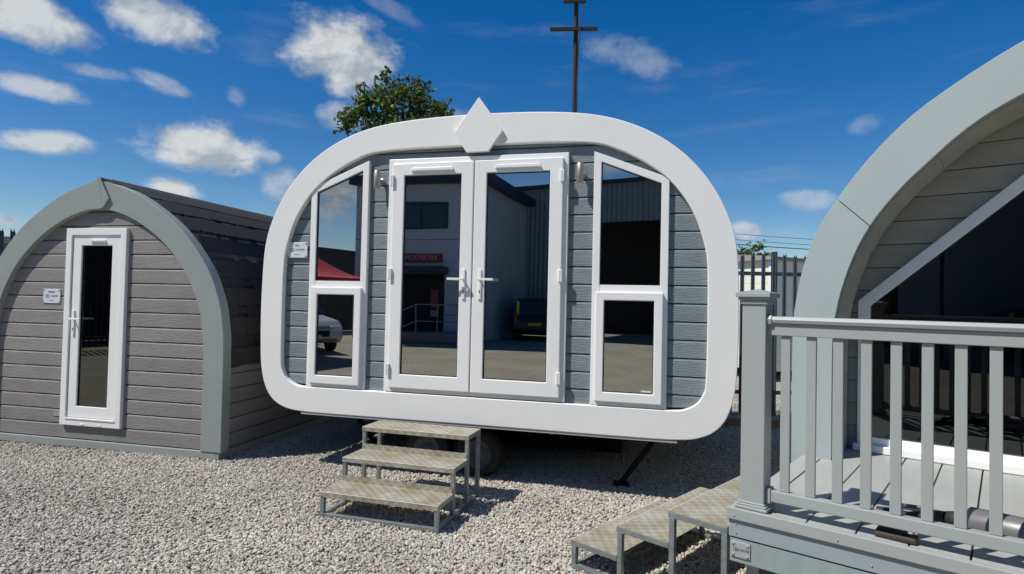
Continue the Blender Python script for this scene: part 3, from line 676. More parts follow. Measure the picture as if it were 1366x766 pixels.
for sx in (1, -1):
    for c in range(ncourse):
        p, dvec = on_path(c*COURSE); p2, _ = on_path((c+1)*COURSE+.02)
        t = (p2-p).normalized(); nrm = Vector((t.y, -t.x))
        if sx > 0:
            # under-layer strip of this course
            mbu = MB(); a0 = p-nrm*.004; a1 = p2-nrm*.004
            mbu.add([(a0.x, .07, a0.y), (a0.x, DEP-.02, a0.y), (a1.x, DEP-.02, a1.y), (a1.x, .07, a1.y)], [(0, 1, 2, 3)])
            thick = nrm*.006
            mbu = MB(); A_ = [p+nrm*-.006, p2+nrm*-.010]; B_ = [p+nrm*.002, p2-nrm*.004]
            mbu.add([(q.x, y, q.y) for y in (.121, DEP-.02) for q in (A_[0], A_[1], B_[1], B_[0])], [(0, 1, 2, 3), (7, 6, 5, 4), (0, 4, 5, 1), (1, 5, 6, 2), (2, 6, 7, 3), (3, 7, 4, 0)])
            q = p.lerp(p2, .42); A2 = [q+nrm*.001, p2-nrm*.004]; B2 = [q+nrm*(.0095 if c % 2 == 0 else .019), p2+nrm*(.0045 if c % 2 == 0 else .010)]
            mbu.add([(v_.x, y, v_.y) for y in (.121, DEP-.02) for v_ in (A2[0], A2[1], B2[1], B2[0])], [(0, 1, 2, 3), (7, 6, 5, 4), (0, 4, 5, 1), (1, 5, 6, 2), (2, 6, 7, 3), (3, 7, 4, 0)])
            mbu.build('shingle_strip', MSHIN, lp)
            y = .122+rnd.uniform(0, .004)
            while y < DEP-.3 and cnt < 290:
                wd, me = rnd.choice(tabm)
                # local frame: X -> depth, Z -> up the slope, Y -> outward normal negative
                Mx = Matrix(((0, -nrm.x, t.x), (1, 0, 0), (0, -nrm.y, t.y)))
                # columns: X=(0,1,0), Y=-n, Z=t ; tab front (y=0) faces outward
                o = bpy.data.objects.new('shingle', me); COL.objects.link(o); o.parent = lp
                off = nrm*((.034 if c % 2 == 0 else .021)+rnd.uniform(0, .002)); tilt = Matrix.Rotation(.17 if c % 2 == 0 else .02, 4, 'X')
                o.matrix_local = Matrix.Translation((p.x+off.x, y, p.y+off.y)) @ Mx.to_4x4() @ tilt
                y += wd+(rnd.choice(((.003,) if c % 2 == 0 else (.07, .11, .15, .004))))
                cnt += 1
        else:
            mbu = MB(); A_ = [p+nrm*-.006, p2+nrm*-.010]; B_ = [p+nrm*.008, p2-nrm*.001]
            mbu.add([(-q.x, yy, q.y) for yy in (.07, DEP-.02) for q in (A_[0], A_[1], B_[1], B_[0])], [(0, 1, 2, 3), (7, 6, 5, 4), (0, 4, 5, 1), (1, 5, 6, 2), (2, 6, 7, 3), (3, 7, 4, 0)])
            mbu.build('shingle_strip', MSHIN, lp)
mb = MB(); mb.prism([(-.13, 2.715), (0, 2.765), (.13, 2.715), (.13, 2.728), (0, 2.782), (-.13, 2.728)], .02, DEP); mb.build('ridge_cap', MSHIN, lp)

# ------------------------------------------------------------------ right pod
YRa = .683; YR0 = 3.920; cR, sR = cos(YRa), sin(YRa)
def right_at(u, dep=0, z=0): return Vector((u*cR+dep*sR, YR0-u*sR+dep*cR, z))
URC = 3.75; DB = 1.411                              # surround's face lies 1.41 m behind the deck's front edge
rp = empty('large_arched_pod', right_at(URC, DB), -YRa)
tag(rp, 'large arched pod with pale grey surround and recessed glazed gable at the right edge', 'garden pod')
ro_ = [(1.344, 0.0), (1.344, .6), (1.343, 1.10), (1.345, 1.406), (1.352, 1.552), (1.374, 1.713), (1.415, 1.905), (1.480, 2.096), (1.568, 2.256), (1.661, 2.398), (1.767, 2.54), (1.897, 2.689), (2.045, 2.827), (2.222, 2.951), (2.388, 3.054), (2.555, 3.144), (2.85, 3.28), (3.2, 3.41), (3.5, 3.50), (3.75, 3.56)]
ri_ = [(1.590, 0.0), (1.590, .6), (1.590, 1.1), (1.593, 1.419), (1.608, 1.560), (1.639, 1.715), (1.692, 1.895), (1.768, 2.075), (1.868, 2.237), (1.999, 2.398), (2.119, 2.518), (2.250, 2.645), (2.389, 2.750), (2.556, 2.843), (2.82, 2.965), (3.15, 3.09), (3.45, 3.19), (3.75, 3.25)]
ro_ = resample(smooth_poly(ro_, 4), 60); ri_ = resample(smooth_poly(ri_, 4), 60)
rox = [(u-URC, z) for u, z in ro_]; rix = [(u-URC, z) for u, z in ri_]
cut = min(range(61), key=lambda i: abs(rox[i][1]-2.352))
def seg_ring(i0, i1, sx):
    m = MB(); o1 = [(sx*x, z) for x, z in rox[i0:i1+1]]; o2 = [(sx*x, z) for x, z in rix[i0:i1+1]]; m.ring(o1, o2, 0, .05, closed=False); return m
rix_f = rix; 
for sx in (1, -1):
    a1 = seg_ring(0, cut, sx); a1.build('surround', MPB, rp, bevel=.002)
    # leave a hairline joint between the two boards
    m = MB(); i0 = cut
    o1 = [(sx*x, z) for x, z in rox[i0:]]; o2 = [(sx*x, z) for x, z in rix[i0:]]
    dx = (o1[1][0]-o1[0][0])*.06; dz = (o1[1][1]-o1[0][1])*.06; o1[0] = (o1[0][0]+dx, o1[0][1]+dz)
    dx = (o2[1][0]-o2[0][0])*.06; dz = (o2[1][1]-o2[0][1])*.06; o2[0] = (o2[0][0]+dx, o2[0][1]+dz)
    m.ring(o1, o2, 0, .05, closed=False); m.build('surround', MPB, rp, bevel=.002)
fo = rox+[(-x, z) for x, z in rox[-2::-1]]; fi = rix+[(-x, z) for x, z in rix[-2::-1]]
fi2 = [(x*1.004, z+.004) if z > .1 else (x*1.004, z) for x, z in fi]
MB().ring([(x*.995, z*.997) for x, z in fo], fi2, .0505, 4.5, closed=False).build('body_shell', MPB, rp)
lin = resample([p for p in fi2 if p[1] > .55], 44)
for i in range(44):
    a_, b_ = Vector(lin[i]), Vector(lin[i+1]); t_ = (b_-a_).normalized(); nn_ = Vector((t_.y, -t_.x))
    if nn_.dot(Vector((0, 1.5))-a_) < 0: nn_ = -nn_
    a_ = a_+t_*.0012; b_ = b_-t_*.0012
    MB().prism([tuple(a_), tuple(b_), tuple(b_+nn_*.016), tuple(a_+nn_*.016)], .052, .50).build('lining_board', MSC, rp)
DW = .494
rtab = [(z, -x) for x, z in rix]
rl = lambda z: -interp(rtab, z)-.0
gx = [1.662-URC, 2.434-URC]; kk = (2.35-1.653)/(2.434-1.652)
ztop = 3.02; xt = gx[0]+(ztop-1.66)/kk
win = [(gx[0], .62), (-gx[0], .62), (-gx[0], 1.66), (-xt, ztop), (xt, ztop), (gx[0], 1.66)]
# boards left of and above the glazing
wbp = empty('gable_wall', (0, DW, 0)); wbp.parent = rp
sheath = MB(); z = .60
while z < 3.2:
    z1 = z+.1615
    for sx in (1, -1):
        def xr_(q): return (gx[0]+.03 if q < 1.66 else min(gx[0]+.03+(q-1.66)/kk, -.01))
        if z >= ztop: poly = [(rl(z), z), (0, z), (0, z1), (rl(z1) if z1 < 3.24 else -.3, z1)]
        else: poly = [(rl(z), z), (xr_(z), z), (xr_(z1), z1), (rl(min(z1, 3.24)), z1)]
        if z < 1.66 < z1: poly = [(rl(z), z), (xr_(z), z), (xr_(z), 1.66), (xr_(z1), z1), (rl(z1), z1)]
        poly = [(sx*x, q) for x, q in poly]
        if area(poly) > .001:
            sheath.prism(poly, .03, .08)
            n_ = len(poly); zmin = z+.006
            p_ = clip(poly, 0, -1, -zmin)
            # weatherboard: bottom edge proud of the top edge
            A = sum(p_[i][0]*p_[(i+1) % len(p_)][1]-p_[(i+1) % len(p_)][0]*p_[i][1] for i in range(len(p_)))
            if A < 0: p_ = p_[::-1]
            yy = lambda q: .012+.014*(q-z)/(z1-z)
            m = MB(); n_ = len(p_); m.add([(x, yy(q), q) for x, q in p_]+[(x, .03, q) for x, q in p_], [tuple(range(n_))]+[((i+1) % n_, i, i+n_, (i+1) % n_+n_) for i in range(n_)])
            m.build('siding_board', MSC, wbp)
    z = z1
sheath.build('sheathing', MDARK, wbp)
gw = empty('gable_window', (0, DW, 0)); gw.parent = rp
win_o, wi = frame_ring(gw, 'frame', win, .075, -.03, .05, MU, bevel=.006, bottom_w=.085)
box_part(gw, 'sill', MU, gx[0]-.02, -.075, .603, -gx[0]+.02, -.031, .655, bevel=.006)
pane(gw, inset(wi, -.003), .0, MGL3)
box_part(gw, 'mullion', MU, 1.2, -.029, wi[0][1]+.001, 1.27, .049, 2.90)
# interior of the right pod
MB().ring([(x*.97, z-.05 if z > .1 else z) for x, z in fi2], [(x*.95, z-.08 if z > .1 else z) for x, z in fi2], DW+.09, 4.4, closed=False).build('interior_lining', mat('interior_beige', (.16, .14, .11), .8), rp)
MB().prism([(x*.96, z-.06 if z > .1 else z) for x, z in fi2], 4.35, 4.40).build('back_wall', mat('interior_dark_wall', (.05, .05, .055), .8), rp)
box_part(rp, 'floor_slab', mat('interior_boards', (.10, .08, .06), .5), -2.1, DW+.05, .52, 2.1, 4.3, .59)

# ------------------------------------------------------------------ deck
U0 = 1.412; U1 = 6.1
dk = empty('raised_deck', right_at(U0, 0), -YRa)
tag(dk, 'raised deck of pale grey boards with blue-grey edge panels in front of the large pod', 'deck')
DZ = .60
joints = [.118-.0, .348, .551, .751, .961]
while joints[-1] < U1-U0: joints.append(joints[-1]+.204)
js = [.118]+joints[1:]
box_part(dk, 'edge_board', MDECK, .0, .001, DZ-.026, .112, 2.0, DZ+.002, bevel=.003)
for a, b in zip(js, js[1:]):
    MB().box(0, .022, DZ-.024, b-a-.008, 1.93, DZ).build('deck_board', MDECK, dk, bevel=.002, loc=(a+.002, 0, 0))
box_part(dk, 'deck_lip', MRAIL, -.004, -.012, DZ-.048, U1-U0, .020, DZ+.010, bevel=.005)
box_part(dk, 'fascia_panel', MFB, .004, .004, DZ-.135, U1-U0, .03, DZ-.050, bevel=.003)
box_part(dk, 'skirt_panel', MFG, .008, .010, .342, U1-U0, .03, .458, bevel=.003)
box_part(dk, 'fascia_panel', MFB, .004, .031, DZ-.14, .03, 1.9, DZ-.028)
box_part(dk, 'skirt_panel', MFG, .010, .031, .342, .03, 1.9, .455)
box_part(dk, 'subframe', MGALV, .05, .04, .33, U1-U0, .08, .54)
for yy in (.7, 1.3, 1.85): box_part(dk, 'joist', MGALV, .05, yy-.02, .45, U1-U0, yy+.02, .57)
for xx in (.10, 1.6, 3.2):
    for yy in (.10, 1.8): box_part(dk, 'deck_leg', MGALV, xx-.03, yy-.03, 0, xx+.03, yy+.03, .45)
for k, xx in enumerate((.035, .49, 1.05, 1.6, 2.1)):
    for zz in ((.573,) if k % 1 == 0 else ()):
        MB().lathe([(-.016, .0001), (-.0155, .0035), (-.012, .0045)], 'y', 10, (xx, 0, zz)).build('rivet', MSTEEL, dk)
for xx, zz in ((.04, .53), (.04, .486), (.62, .492), (1.16, .50)):
    MB().lathe([(0, .0001), (.0005, .0035), (.004, .0045)], 'y', 10, (xx, 0, zz)).build('rivet', MSTEEL, dk)
plaque(right_at(1.412+.062, .0085, .4075), -YRa, .094, .078, '', 'small steel maker plate riveted to the corner of the deck skirt', steel=True)

# balustrade
bl = empty('balustrade', right_at(U0, 0, DZ), -YRa)
tag(bl, 'grey balustrade with capped square post and narrow flat balusters along the deck front', 'balustrade')
PX0, PX1, PY0, PY1 = .050, .163, .022, .135
H0 = .012
def sq(m, x0, x1, y0, y1, z0, z1): m.box(x0, y0, z0, x1, y1, z1)
po = empty('post', (0, 0, 0)); po.parent = bl
m = MB(); sq(m, PX0, PX1, PY0, PY1, H0, 1.035); m.build('shaft', MRAIL, po, bevel=.004)
m = MB()
for g, za, zb in ((.020, H0, .026), (.013, .026, .036), (.006, .036, .046)): sq(m, PX0-g, PX1+g, PY0-g, PY1+g, za, zb)
m.build('base_trim', MRAIL, po, bevel=.004)
m = MB()
for g, za, zb in ((.008, 1.012, 1.032), (.016, 1.032, 1.046), (.026, 1.046, 1.068)): sq(m, PX0-g, PX1+g, PY0-g, PY1+g, za, zb)
g = .026; c_ = ((PX0+PX1)/2, (PY0+PY1)/2)
m.add([(PX0-g, PY0-g, 1.068), (PX1+g, PY0-g, 1.068), (PX1+g, PY1+g, 1.068), (PX0-g, PY1+g, 1.068), (c_[0], c_[1], 1.088)], [(0, 1, 4), (1, 2, 4), (2, 3, 4), (3, 0, 4)])
m.build('cap', MRAIL, po, bevel=.003)
po2 = copy_tree(po, bl); po2.location = (3.6, 0, 0)
RX0, RX1 = .1635, 3.649; RC = .0785
m = MB(); m.prism([(RC-.034, .921), (RC+.034, .921), (RC+.040, .940), (RC+.028, .955), (RC-.028, .955), (RC-.040, .940)], RX0+.02, RX1-.02, ax='yz'); 
m.build('hand_rail', MRAIL, bl, bevel=.003)
m = MB(); m.box(RX0+.003, RC-.022, .862, RX1-.003, RC+.022, .9205); m.build('top_rail', MRAIL, bl, bevel=.003)
m = MB(); m.prism([(RC-.040, .916), (RC+.040, .916), (RC+.045, .942), (RC+.032, .960), (RC-.032, .960), (RC-.045, .942)], RX0, RX0+.021, ax='yz'); m.box(RX0-.0005, RC-.028, .855, RX0+.010, RC+.028, .917); m.build('rail_bracket', MRAIL, bl, bevel=.002)
m = MB(); m.box(RX0+.003, RC-.026, .058, RX1-.003, RC+.026, .112); m.build('bottom_rail', MRAIL, bl, bevel=.004)
m = MB(); m.box(RX0-.0005, RC-.032, .050, RX0+.022, RC+.032, .120); m.build('rail_bracket', MRAIL, bl, bevel=.002)
bme = MB().box(-.0215, -.010, .1125, .0215, .010, .8615).mesh('baluster', MRAIL)
first = None; k = 0; xx = .243
while xx < 3.6:
    o = bpy.data.objects.new('baluster', bme); COL.objects.link(o); o.parent = bl; o.location = (xx, RC, 0)
    md = o.modifiers.new('bevel', 'BEVEL'); md.width = .003; md.segments = 2
    xx += .1135

# ------------------------------------------------------------------ steps
def steps(name, origin, rz, width, run, rise, label, n=3, kick=True, depth=None):
    """n treads; local x along the width, y the way one climbs; origin = front left foot"""
    st = empty(name, origin, rz); tag(st, label, 'steps')
    T = .035; d_ = depth or run
    for k in range(n):
        y0 = k*run; zt = rise*(k+1)
        tr = empty('tread', (0, 0, 0)); tr.parent = st
        m = MB(); m.box(0, y0, zt-.004, width, y0+d_, zt); m.box(-.001, y0-.003, zt-.036, width+.001, y0, zt-.0005)
        m.build('tread_plate', MCHK, tr, bevel=.0015)
        MB().box(.001, y0-.0042, zt-.0035, width-.001, y0-.0005, zt+.0006).build('worn_edge_highlight', MWORNHL, tr)  # light strip added as a painted highlight along the worn front lip
        if kick and k < n-1:
            MB().box(.012, y0+d_-.006, zt+.0005, width-.012, y0+d_-.002, zt+.045).build('upstand', MCHK, tr)
        # frame under the plate
        m = MB(); m.box(0, y0+.0005, zt-T, T, y0+d_, zt-.0045); m.box(width-T, y0+.0005, zt-T, width, y0+d_, zt-.0045); m.box(T, y0+.0005, zt-T, width-T, y0+.02, zt-.0045)
        m.build('tread_frame', MGALV, tr, bevel=.002)
        for x0 in (0, width-.030):
            MB().box(x0, y0+.002, .026, x0+.030, y0+.032, zt-T-.0005).build('leg', MGALV, st, bevel=.002)
        for sx in ((.10*width, .86*width) if not kick else (.06,)):
            MB().lathe([(zt+.0015, .0001), (zt+.0012, .006), (zt-.001, .007)], 'z', 8, (sx, y0+.05, 0)).build('bolt', MTIM, st)
    ye = n*run
    for x0 in (0, width-.030):
        MB().box(x0, ye-.032+(d_-run), .026, x0+.030, ye-.002+(d_-run), rise*n-T-.0005).build('leg', MGALV, st, bevel=.002)
        MB().box(x0, 0, -.002, x0+.030, ye+(d_-run), .025).build('foot_rail', MGALV, st, bevel=.002)
    MB().box(.0305, .002, -.001, width-.0305, .030, .025).build('cross_rail', MGALV, st, bevel=.002)
    MB().box(.0305, ye-.03+(d_-run), -.001, width-.0305, ye-.002+(d_-run), .025).build('cross_rail', MGALV, st, bevel=.002)
    return st
steps('steel_steps', (-1.366, 4.458, 0), -.284, .93, .288, .181, 'three-tread galvanised steel steps with worn checker plate below the double doors')
# the second flight climbs along the deck's left end (towards +x of the deck)
sp_ = steps('steel_steps', (0, 0, 0), 0, 1.06, .322, .166, 'three-tread galvanised steel steps leading up to the left end of the raised deck', kick=False)
# local y (climb) = deck's along direction; local x (width) must run away from the viewer
end = right_at(U0-.006, .02)
al = .75                                         # yaw of the flight
cl = Vector((cos(al), -sin(al), 0)); back = Vector((sin(al), cos(al), 0))
org = end-cl*.968
# mirror the width so that x runs to the back: rotate so that local x = back, local y = cl  (determinant -1 -> use local x = -back from far end)
o2 = org+back*1.06
sp_.location = o2; sp_.rotation_euler = (0, 0, math.atan2(-back.y, -back.x))

# ------------------------------------------------------------------ heater lying on the deck
ht = empty('space_heater', right_at(2.63, .30, DZ+.0), -YRa-.10)
tag(ht, 'grey metal cylinder tool with red band and black fittings lying on the deck', 'tool')
MT = mat('tool_grey', (.22, .215, .22), .35, metal=.4, var=.1)
MB().lathe([(-.28, .0001), (-.28, .058), (-.27, .066), (.10, .066), (.105, .066)], 'x', 28, (0, 0, .075)).build('barrel', MT, ht)
MB().lathe([(.02, .0665), (.02, .069), (.06, .069), (.06, .0665)], 'x', 28, (0, 0, .075)).build('red_band', MRED, ht)
MB().lathe([(.105, .066), (.11, .074), (.15, .074), (.155, .066), (.34, .060), (.34, .0001)], 'x', 28, (0, 0, .075)).build('collar', MT, ht)
MB().lathe([(-.36, .0001), (-.36, .03), (-.33, .038), (-.281, .045)], 'x', 16, (0, 0, .07)).build('nozzle', MBLK, ht)
MB().tube([(-.36, 0, .07), (-.42, .02, .06), (-.50, .0, .035), (-.56, .03, .03), (-.64, .02, .03)], [.028, .022, .026, .024, .018], 10).build('grip', MBLK, ht)
MB().tube([(-.40, .0, .085), (-.45, -.015, .095), (-.52, .0, .085)], .009, 8).build('valve', mat('tool_brown', (.10, .06, .045), .4), ht)
MB().box(-.68, -.03, .002, -.60, .04, .03).build('foot', MTIM, ht, bevel=.006)
MB().tube([(.34, 0, .075), (.45, .03, .05), (.6, .0, .02), (.8, .1, .015)], .012, 8).build('hose', MBLK, ht)
MTDK = mat('tool_dark_brown', (.05, .035, .028), .6)
tl = empty('tool_block', right_at(2.11, .105, DZ), -YRa-.05)
tag(tl, 'flat brown and black tool block lying under the bottom rail of the balustrade', 'tool')
MB().box(-.08, -.04, .002, .08, .03, .028).build('case', MTDK, tl, bevel=.008)
MB().box(-.07, -.02, .028, .04, .03, .042).build('clamp', MBLK, tl, bevel=.004)

# ------------------------------------------------------------------ palisade fence
def fence(p0, p1, pitch, label, start=0):
    p0 = Vector(p0); p1 = Vector(p1); L_ = (p1-p0).length; a = math.atan2(p1.y-p0.y, p1.x-p0.x)
    f_ = empty('palisade_fence', p0, a); tag(f_, label, 'fence')
    prof = [(-.030, .006), (-.018, -.010), (-.007, .004), (.007, .004), (.018, -.010), (.030, .006)]
    zt = [2.33, 2.385, 2.35, 2.35, 2.385, 2.33]
    m = MB(); vs = []
    n = len(prof)
    for dz in (0, 1):
        for yo in (0, .003):
            vs += [(x, y+yo-.03, .06 if dz == 0 else zt[i]) for i, (x, y) in enumerate(prof)]
    fs = []
    for i in range(n-1):
        fs += [(i, i+1, 2*n+i+1, 2*n+i), (n+i+1, n+i, 3*n+i, 3*n+i+1), (2*n+i, 2*n+i+1, 3*n+i+1, 3*n+i)]
    fs += [(0, 2*n, 3*n, n), (n-1, 2*n-1, 4*n-1, 3*n-1)]
    m.add(vs, fs); me = m.mesh('pale', MPAL)
    k = 0; x = start+.093
    while x < L_:
        link_mesh('pale', me, f_, (x, 0, random.uniform(-.01, .01)), (0, 0, random.uniform(-.03, .03))); x += pitch; k += 1
    for z in (.32, 2.06): box_part(f_, 'rail', MPAL, 0, -.012, z, L_, .028, z+.055)
    x = 1.22
    while x < L_:
        m = MB(); m.box(x-.032, .03, 0, x+.032, .036, 2.42); m.box(x-.004, .036, 0, x+.004, .10, 2.42); m.box(x-.032, .10, 0, x+.032, .106, 2.42); m.build('post', MPAL, f_); x += 2.75
    return f_
fence((2.66, 8.9, 0), (6.8, 8.9, 0), .155, 'grey steel palisade fence in the gap between the white-edged pod and the large pod')
fence((-10.5, 6.9, 0), (-5.75, 7.75, 0), .13, 'dark steel palisade fence beyond the left side of the taupe pod')
MB().box(-.55, -.06, 0, .55, .06, .10).build('timber_sleeper', MTIM, bevel=.008, loc=(3.05, 8.2, -.01), rot=(0, 0, -.1))
tag(bpy.data.objects['timber_sleeper'], 'weathered timber sleeper lying on the gravel near the fence foot', 'sleeper')

# ------------------------------------------------------------------ cabins beyond the fence
def cabin(name, corner, ang, lx, ly, h, m, label, rise=.25):
    c = empty(name, corner, ang); tag(c, label, 'cabin')
    for i in range(int(h/.17)):
        z0 = i*.17+.25
        if z0 > h-.05: break
        z1 = min(z0+.165, h)
        MB().box(0, 0, 0, lx, .02, z1-z0).build('wall_board', m, c, loc=(0, 0, z0))
        MB().box(0, 0, 0, .02, ly-.02, z1-z0).build('wall_board', m, c, loc=(0, .02, z0))
    box_part(c, 'wall', m, .012, .012, .2, lx, ly, h)
    box_part(c, 'corner_trim', MU, -.02, -.02, .2, .06, .012, h); box_part(c, 'corner_trim', MU, -.02, .0125, .2, .011, .07, h)
    m_ = MB(); e = .12
    m_.add([(-e, -e, h), (lx+e, -e, h), (lx+e, ly+e, h), (-e, ly+e, h), (-e, -e, h+.07), (lx+e, -e, h+.07), (lx+e, ly+e, h+.07), (-e, ly+e, h+.07), (-e, ly/2, h+rise), (lx+e, ly/2, h+rise)],
           [(0, 1, 2, 3), (0, 1, 5, 4), (3, 2, 6, 7), (4, 5, 9, 8), (7, 6, 9, 8), (0, 4, 8, 7, 3), (1, 5, 9, 6, 2)])
    m_.build('roof', mat('grey_roof', (.30, .27, .25), .8), c)
    for wx in (2.2, 5.2):
        wv = empty('window', (0, 0, 0)); wv.parent = c
        MB().ring([(wx, 1.0), (wx+1.1, 1.0), (wx+1.1, 1.95), (wx, 1.95)], [(wx+.07, 1.07), (wx+1.03, 1.07), (wx+1.03, 1.88), (wx+.07, 1.88)], -.03, -.001).build('frame', MU, wv)
        pane(wv, [(wx+.07, 1.07), (wx+1.03, 1.07), (wx+1.03, 1.88), (wx+.07, 1.88)], -.012, MGL2)
    return c
MCR = mat('cream_cladding', (.76, .74, .64), .6, var=.05, vscale=3)
MTN = mat('stone_cladding', (.34, .33, .30), .6, var=.08, vscale=3)
cabin('holiday_cabin', (5.62, 13.1, 0), .47, 9, 3.6, 2.62, MCR, 'cream boarded holiday cabin beyond the fence behind the deck post')
cabin('site_cabin', (-16.5, 11.0, 0), .10, 6.2, 4, 2.55, mat('slate_cladding', (.10, .11, .13), .6), 'dark low cabin behind the fence at the left edge')
cabin('store_cabin', (1.4, 14.6, 0), .05, 2.6, 3, 2.35, MTN, 'stone-grey cabin beyond the fence beside the cream one')

# ------------------------------------------------------------------ trees
def leafmat(name, a, b_):
    m = bpy.data.materials.new(name); m.use_nodes = True; t = m.node_tree; b = t.nodes['Principled BSDF']; L = t.links.new
    g = t.nodes.new('ShaderNodeNewGeometry'); cr = t.nodes.new('ShaderNodeValToRGB'); cr.color_ramp.elements[0].color = (*a, 1); cr.color_ramp.elements[1].color = (*b_, 1)
    L(g.outputs['Random Per Island'], cr.inputs[0]); L(cr.outputs[0], b.inputs['Base Color']); b.inputs['Roughness'].default_value = .55; b.inputs['Specular IOR Level'].default_value = .3
    tr = t.nodes.new('ShaderNodeBsdfTranslucent'); L(cr.outputs[0], tr.inputs[0]); ms = t.nodes.new('ShaderNodeMixShader'); ms.inputs[0].default_value = .3
    L(b.outputs[0], ms.inputs[1]); L(tr.outputs[0], ms.inputs[2]); L(ms.outputs[0], t.nodes['Material Output'].inputs[0]); return m
MLEAF = leafmat('leaf_green', (.045, .08, .016), (.17, .235, .05))
MBARK = mat('bark', (.07, .055, .04), .9, bump=.01, bscale=15)
def tree(name, base, trunk_h, clusters, leaf, nleaf, label, seed=1, r0_=.16):
    rn = random.Random(seed); t = empty(name, base); tag(t, label, 'tree')
    m = MB(); top = Vector((0, 0, trunk_h)); m.tube([(0, 0, 0), (.03, 0, trunk_h*.5), top], [r0_, r0_*.8, r0_*.62], 9)
    lf = MB(); vs = []; fs = []
    for (c, r) in clusters:
        c = Vector(c)-Vector(base); mid_ = top.lerp(c, .5)+Vector((rn.uniform(-.1, .1), rn.uniform(-.1, .1), .12))
        m.tube([top, mid_, c], [r0_*.4, r0_*.22, r0_*.07], 6)
        for _ in range(9):
            e = c+Vector((rn.gauss(0, 1), rn.gauss(0, 1), rn.gauss(0, 1))).normalized()*r*rn.uniform(.6, 1.05); m.tube([c, c.lerp(e, .5)+Vector((0, 0, .03)), e], [r0_*.08, r0_*.05, r0_*.02], 4)
            nn = int(nleaf*r*r*3.2)
            for _ in range(nn):
                s_ = rn.random()**.6; p = c.lerp(e, s_)+Vector((rn.gauss(0, 1), rn.gauss(0, 1), rn.gauss(0, 1)))*r*.20
                d1 = Vector((rn.gauss(0, 1), rn.gauss(0, 1), rn.gauss(.25, .7))).normalized(); d2 = d1.orthogonal().normalized(); d2.rotate(Matrix.Rotation(rn.uniform(0, 6.28), 3, d1)); L_ = leaf*rn.uniform(.6, 1.15); w_ = L_*.42
                o_ = len(vs); vs += [p, p+d1*L_*.5+d2*w_, p+d1*L_, p+d1*L_*.5-d2*w_]; fs.append((o_, o_+1, o_+2, o_+3))
    lf.add(vs, fs); m.build('trunk', MBARK, t); lf.build('crown', MLEAF, t)
    return t
def cr_at(rx, ry_, y, dy=0): return (rx*y, y+dy, 1.6+ry_*y)
yt = 12.0
cl_ = [(cr_at(-.255, .315, yt), .34), (cr_at(-.270, .290, yt), .34), (cr_at(-.246, .332, yt), .28), (cr_at(-.225, .345, yt, .2), .38), (cr_at(-.218, .366, yt), .16), (cr_at(-.205, .325, yt, -.2), .42), (cr_at(-.190, .335, yt), .28), (cr_at(-.176, .350, yt, .2), .30), (cr_at(-.217, .378, yt), .09), (cr_at(-.183, .366, yt), .10), (cr_at(-.152, .356, yt), .10), (cr_at(-.143, .347, yt), .08), (cr_at(-.110, .333, yt), .07), (cr_at(-.262, .350, yt), .09), (cr_at(-.255, .357, yt), .07), (cr_at(-.160, .335, yt), .32), (cr_at(-.140, .318, yt), .34), (cr_at(-.120, .314, yt), .22), (cr_at(-.108, .312, yt), .13), (cr_at(-.165, .315, yt, .3), .4), (cr_at(-.225, .30, yt, .3), .5), (cr_at(-.18, .27, yt), .6), (cr_at(-.24, .26, yt), .55), (cr_at(-.13, .27, yt), .5), (cr_at(-.20, .22, yt, .2), .6), (cr_at(-.262, .325, yt), .16), (cr_at(-.285, .285, yt), .2), (cr_at(-.168, .362, yt), .15)]
tree('broadleaf_tree', (-2.35, 12.1, 0), 2.6, cl_, .10, 52, 'dense green tree rising behind the roof of the white-edged pod', 3)
cl2 = [((9.35, 24, 3.55), .5), ((9.75, 24, 3.95), .28), ((9.9, 24.2, 3.3), .45), ((10.3, 24, 3.35), .3), ((9.2, 24.3, 3.0), .6), ((8.7, 24, 3.7), .5), ((10.1, 24.3, 3.65), .2)]
tree('small_tree', (9.3, 24.2, 0), 2.0, cl2, .14, 45, 'small distant tree above the cream cabin roof in the gap on the right', 5, .1)

# ------------------------------------------------------------------ pole and cables
YP = 15.0
pl = empty('timber_pole', (1.42, YP, 0)); tag(pl, 'tall dark timber pole with two crossarms rising behind the white-edged pod', 'pole')
MB().tube([(0, 0, 0), (.05, 0, 5), (.03, 0, 9.6)], [.085, .068, .055], 12).build('shaft', MPOLE, pl)
RT = Matrix.Rotation(-.035, 3, 'Y')
m = MB(); m.box(-.62, -.13, 8.36, .56, -.055, 8.44, rot=RT, org=(0, 0, 8.4)); m.build('crossarm', MPOLE, pl, bevel=.006)
m = MB(); m.box(-.30, -.13, 9.06, .27, -.05, 9.15, rot=RT, org=(0, 0, 9.1)); m.build('crossarm', MPOLE, pl, bevel=.006)
for x in (-.15, .18): MB().lathe([(9.15, .0001), (9.15, .03), (9.22, .045), (9.30, .03), (9.34, .0001)], 'z', 12, (x, -.09, 0)).build('insulator', MPLQ, pl)
MB().tube([(.18, -.10, 9.06), (.185, -.12, 8.8), (.13, -.14, 8.40), (.10, -.12, 7.9), (.08, -.10, 7.2), (.07, -.09, 5.5), (.08, -.08, 3)], .013, 6).build('drop_cable', MLINE, pl)
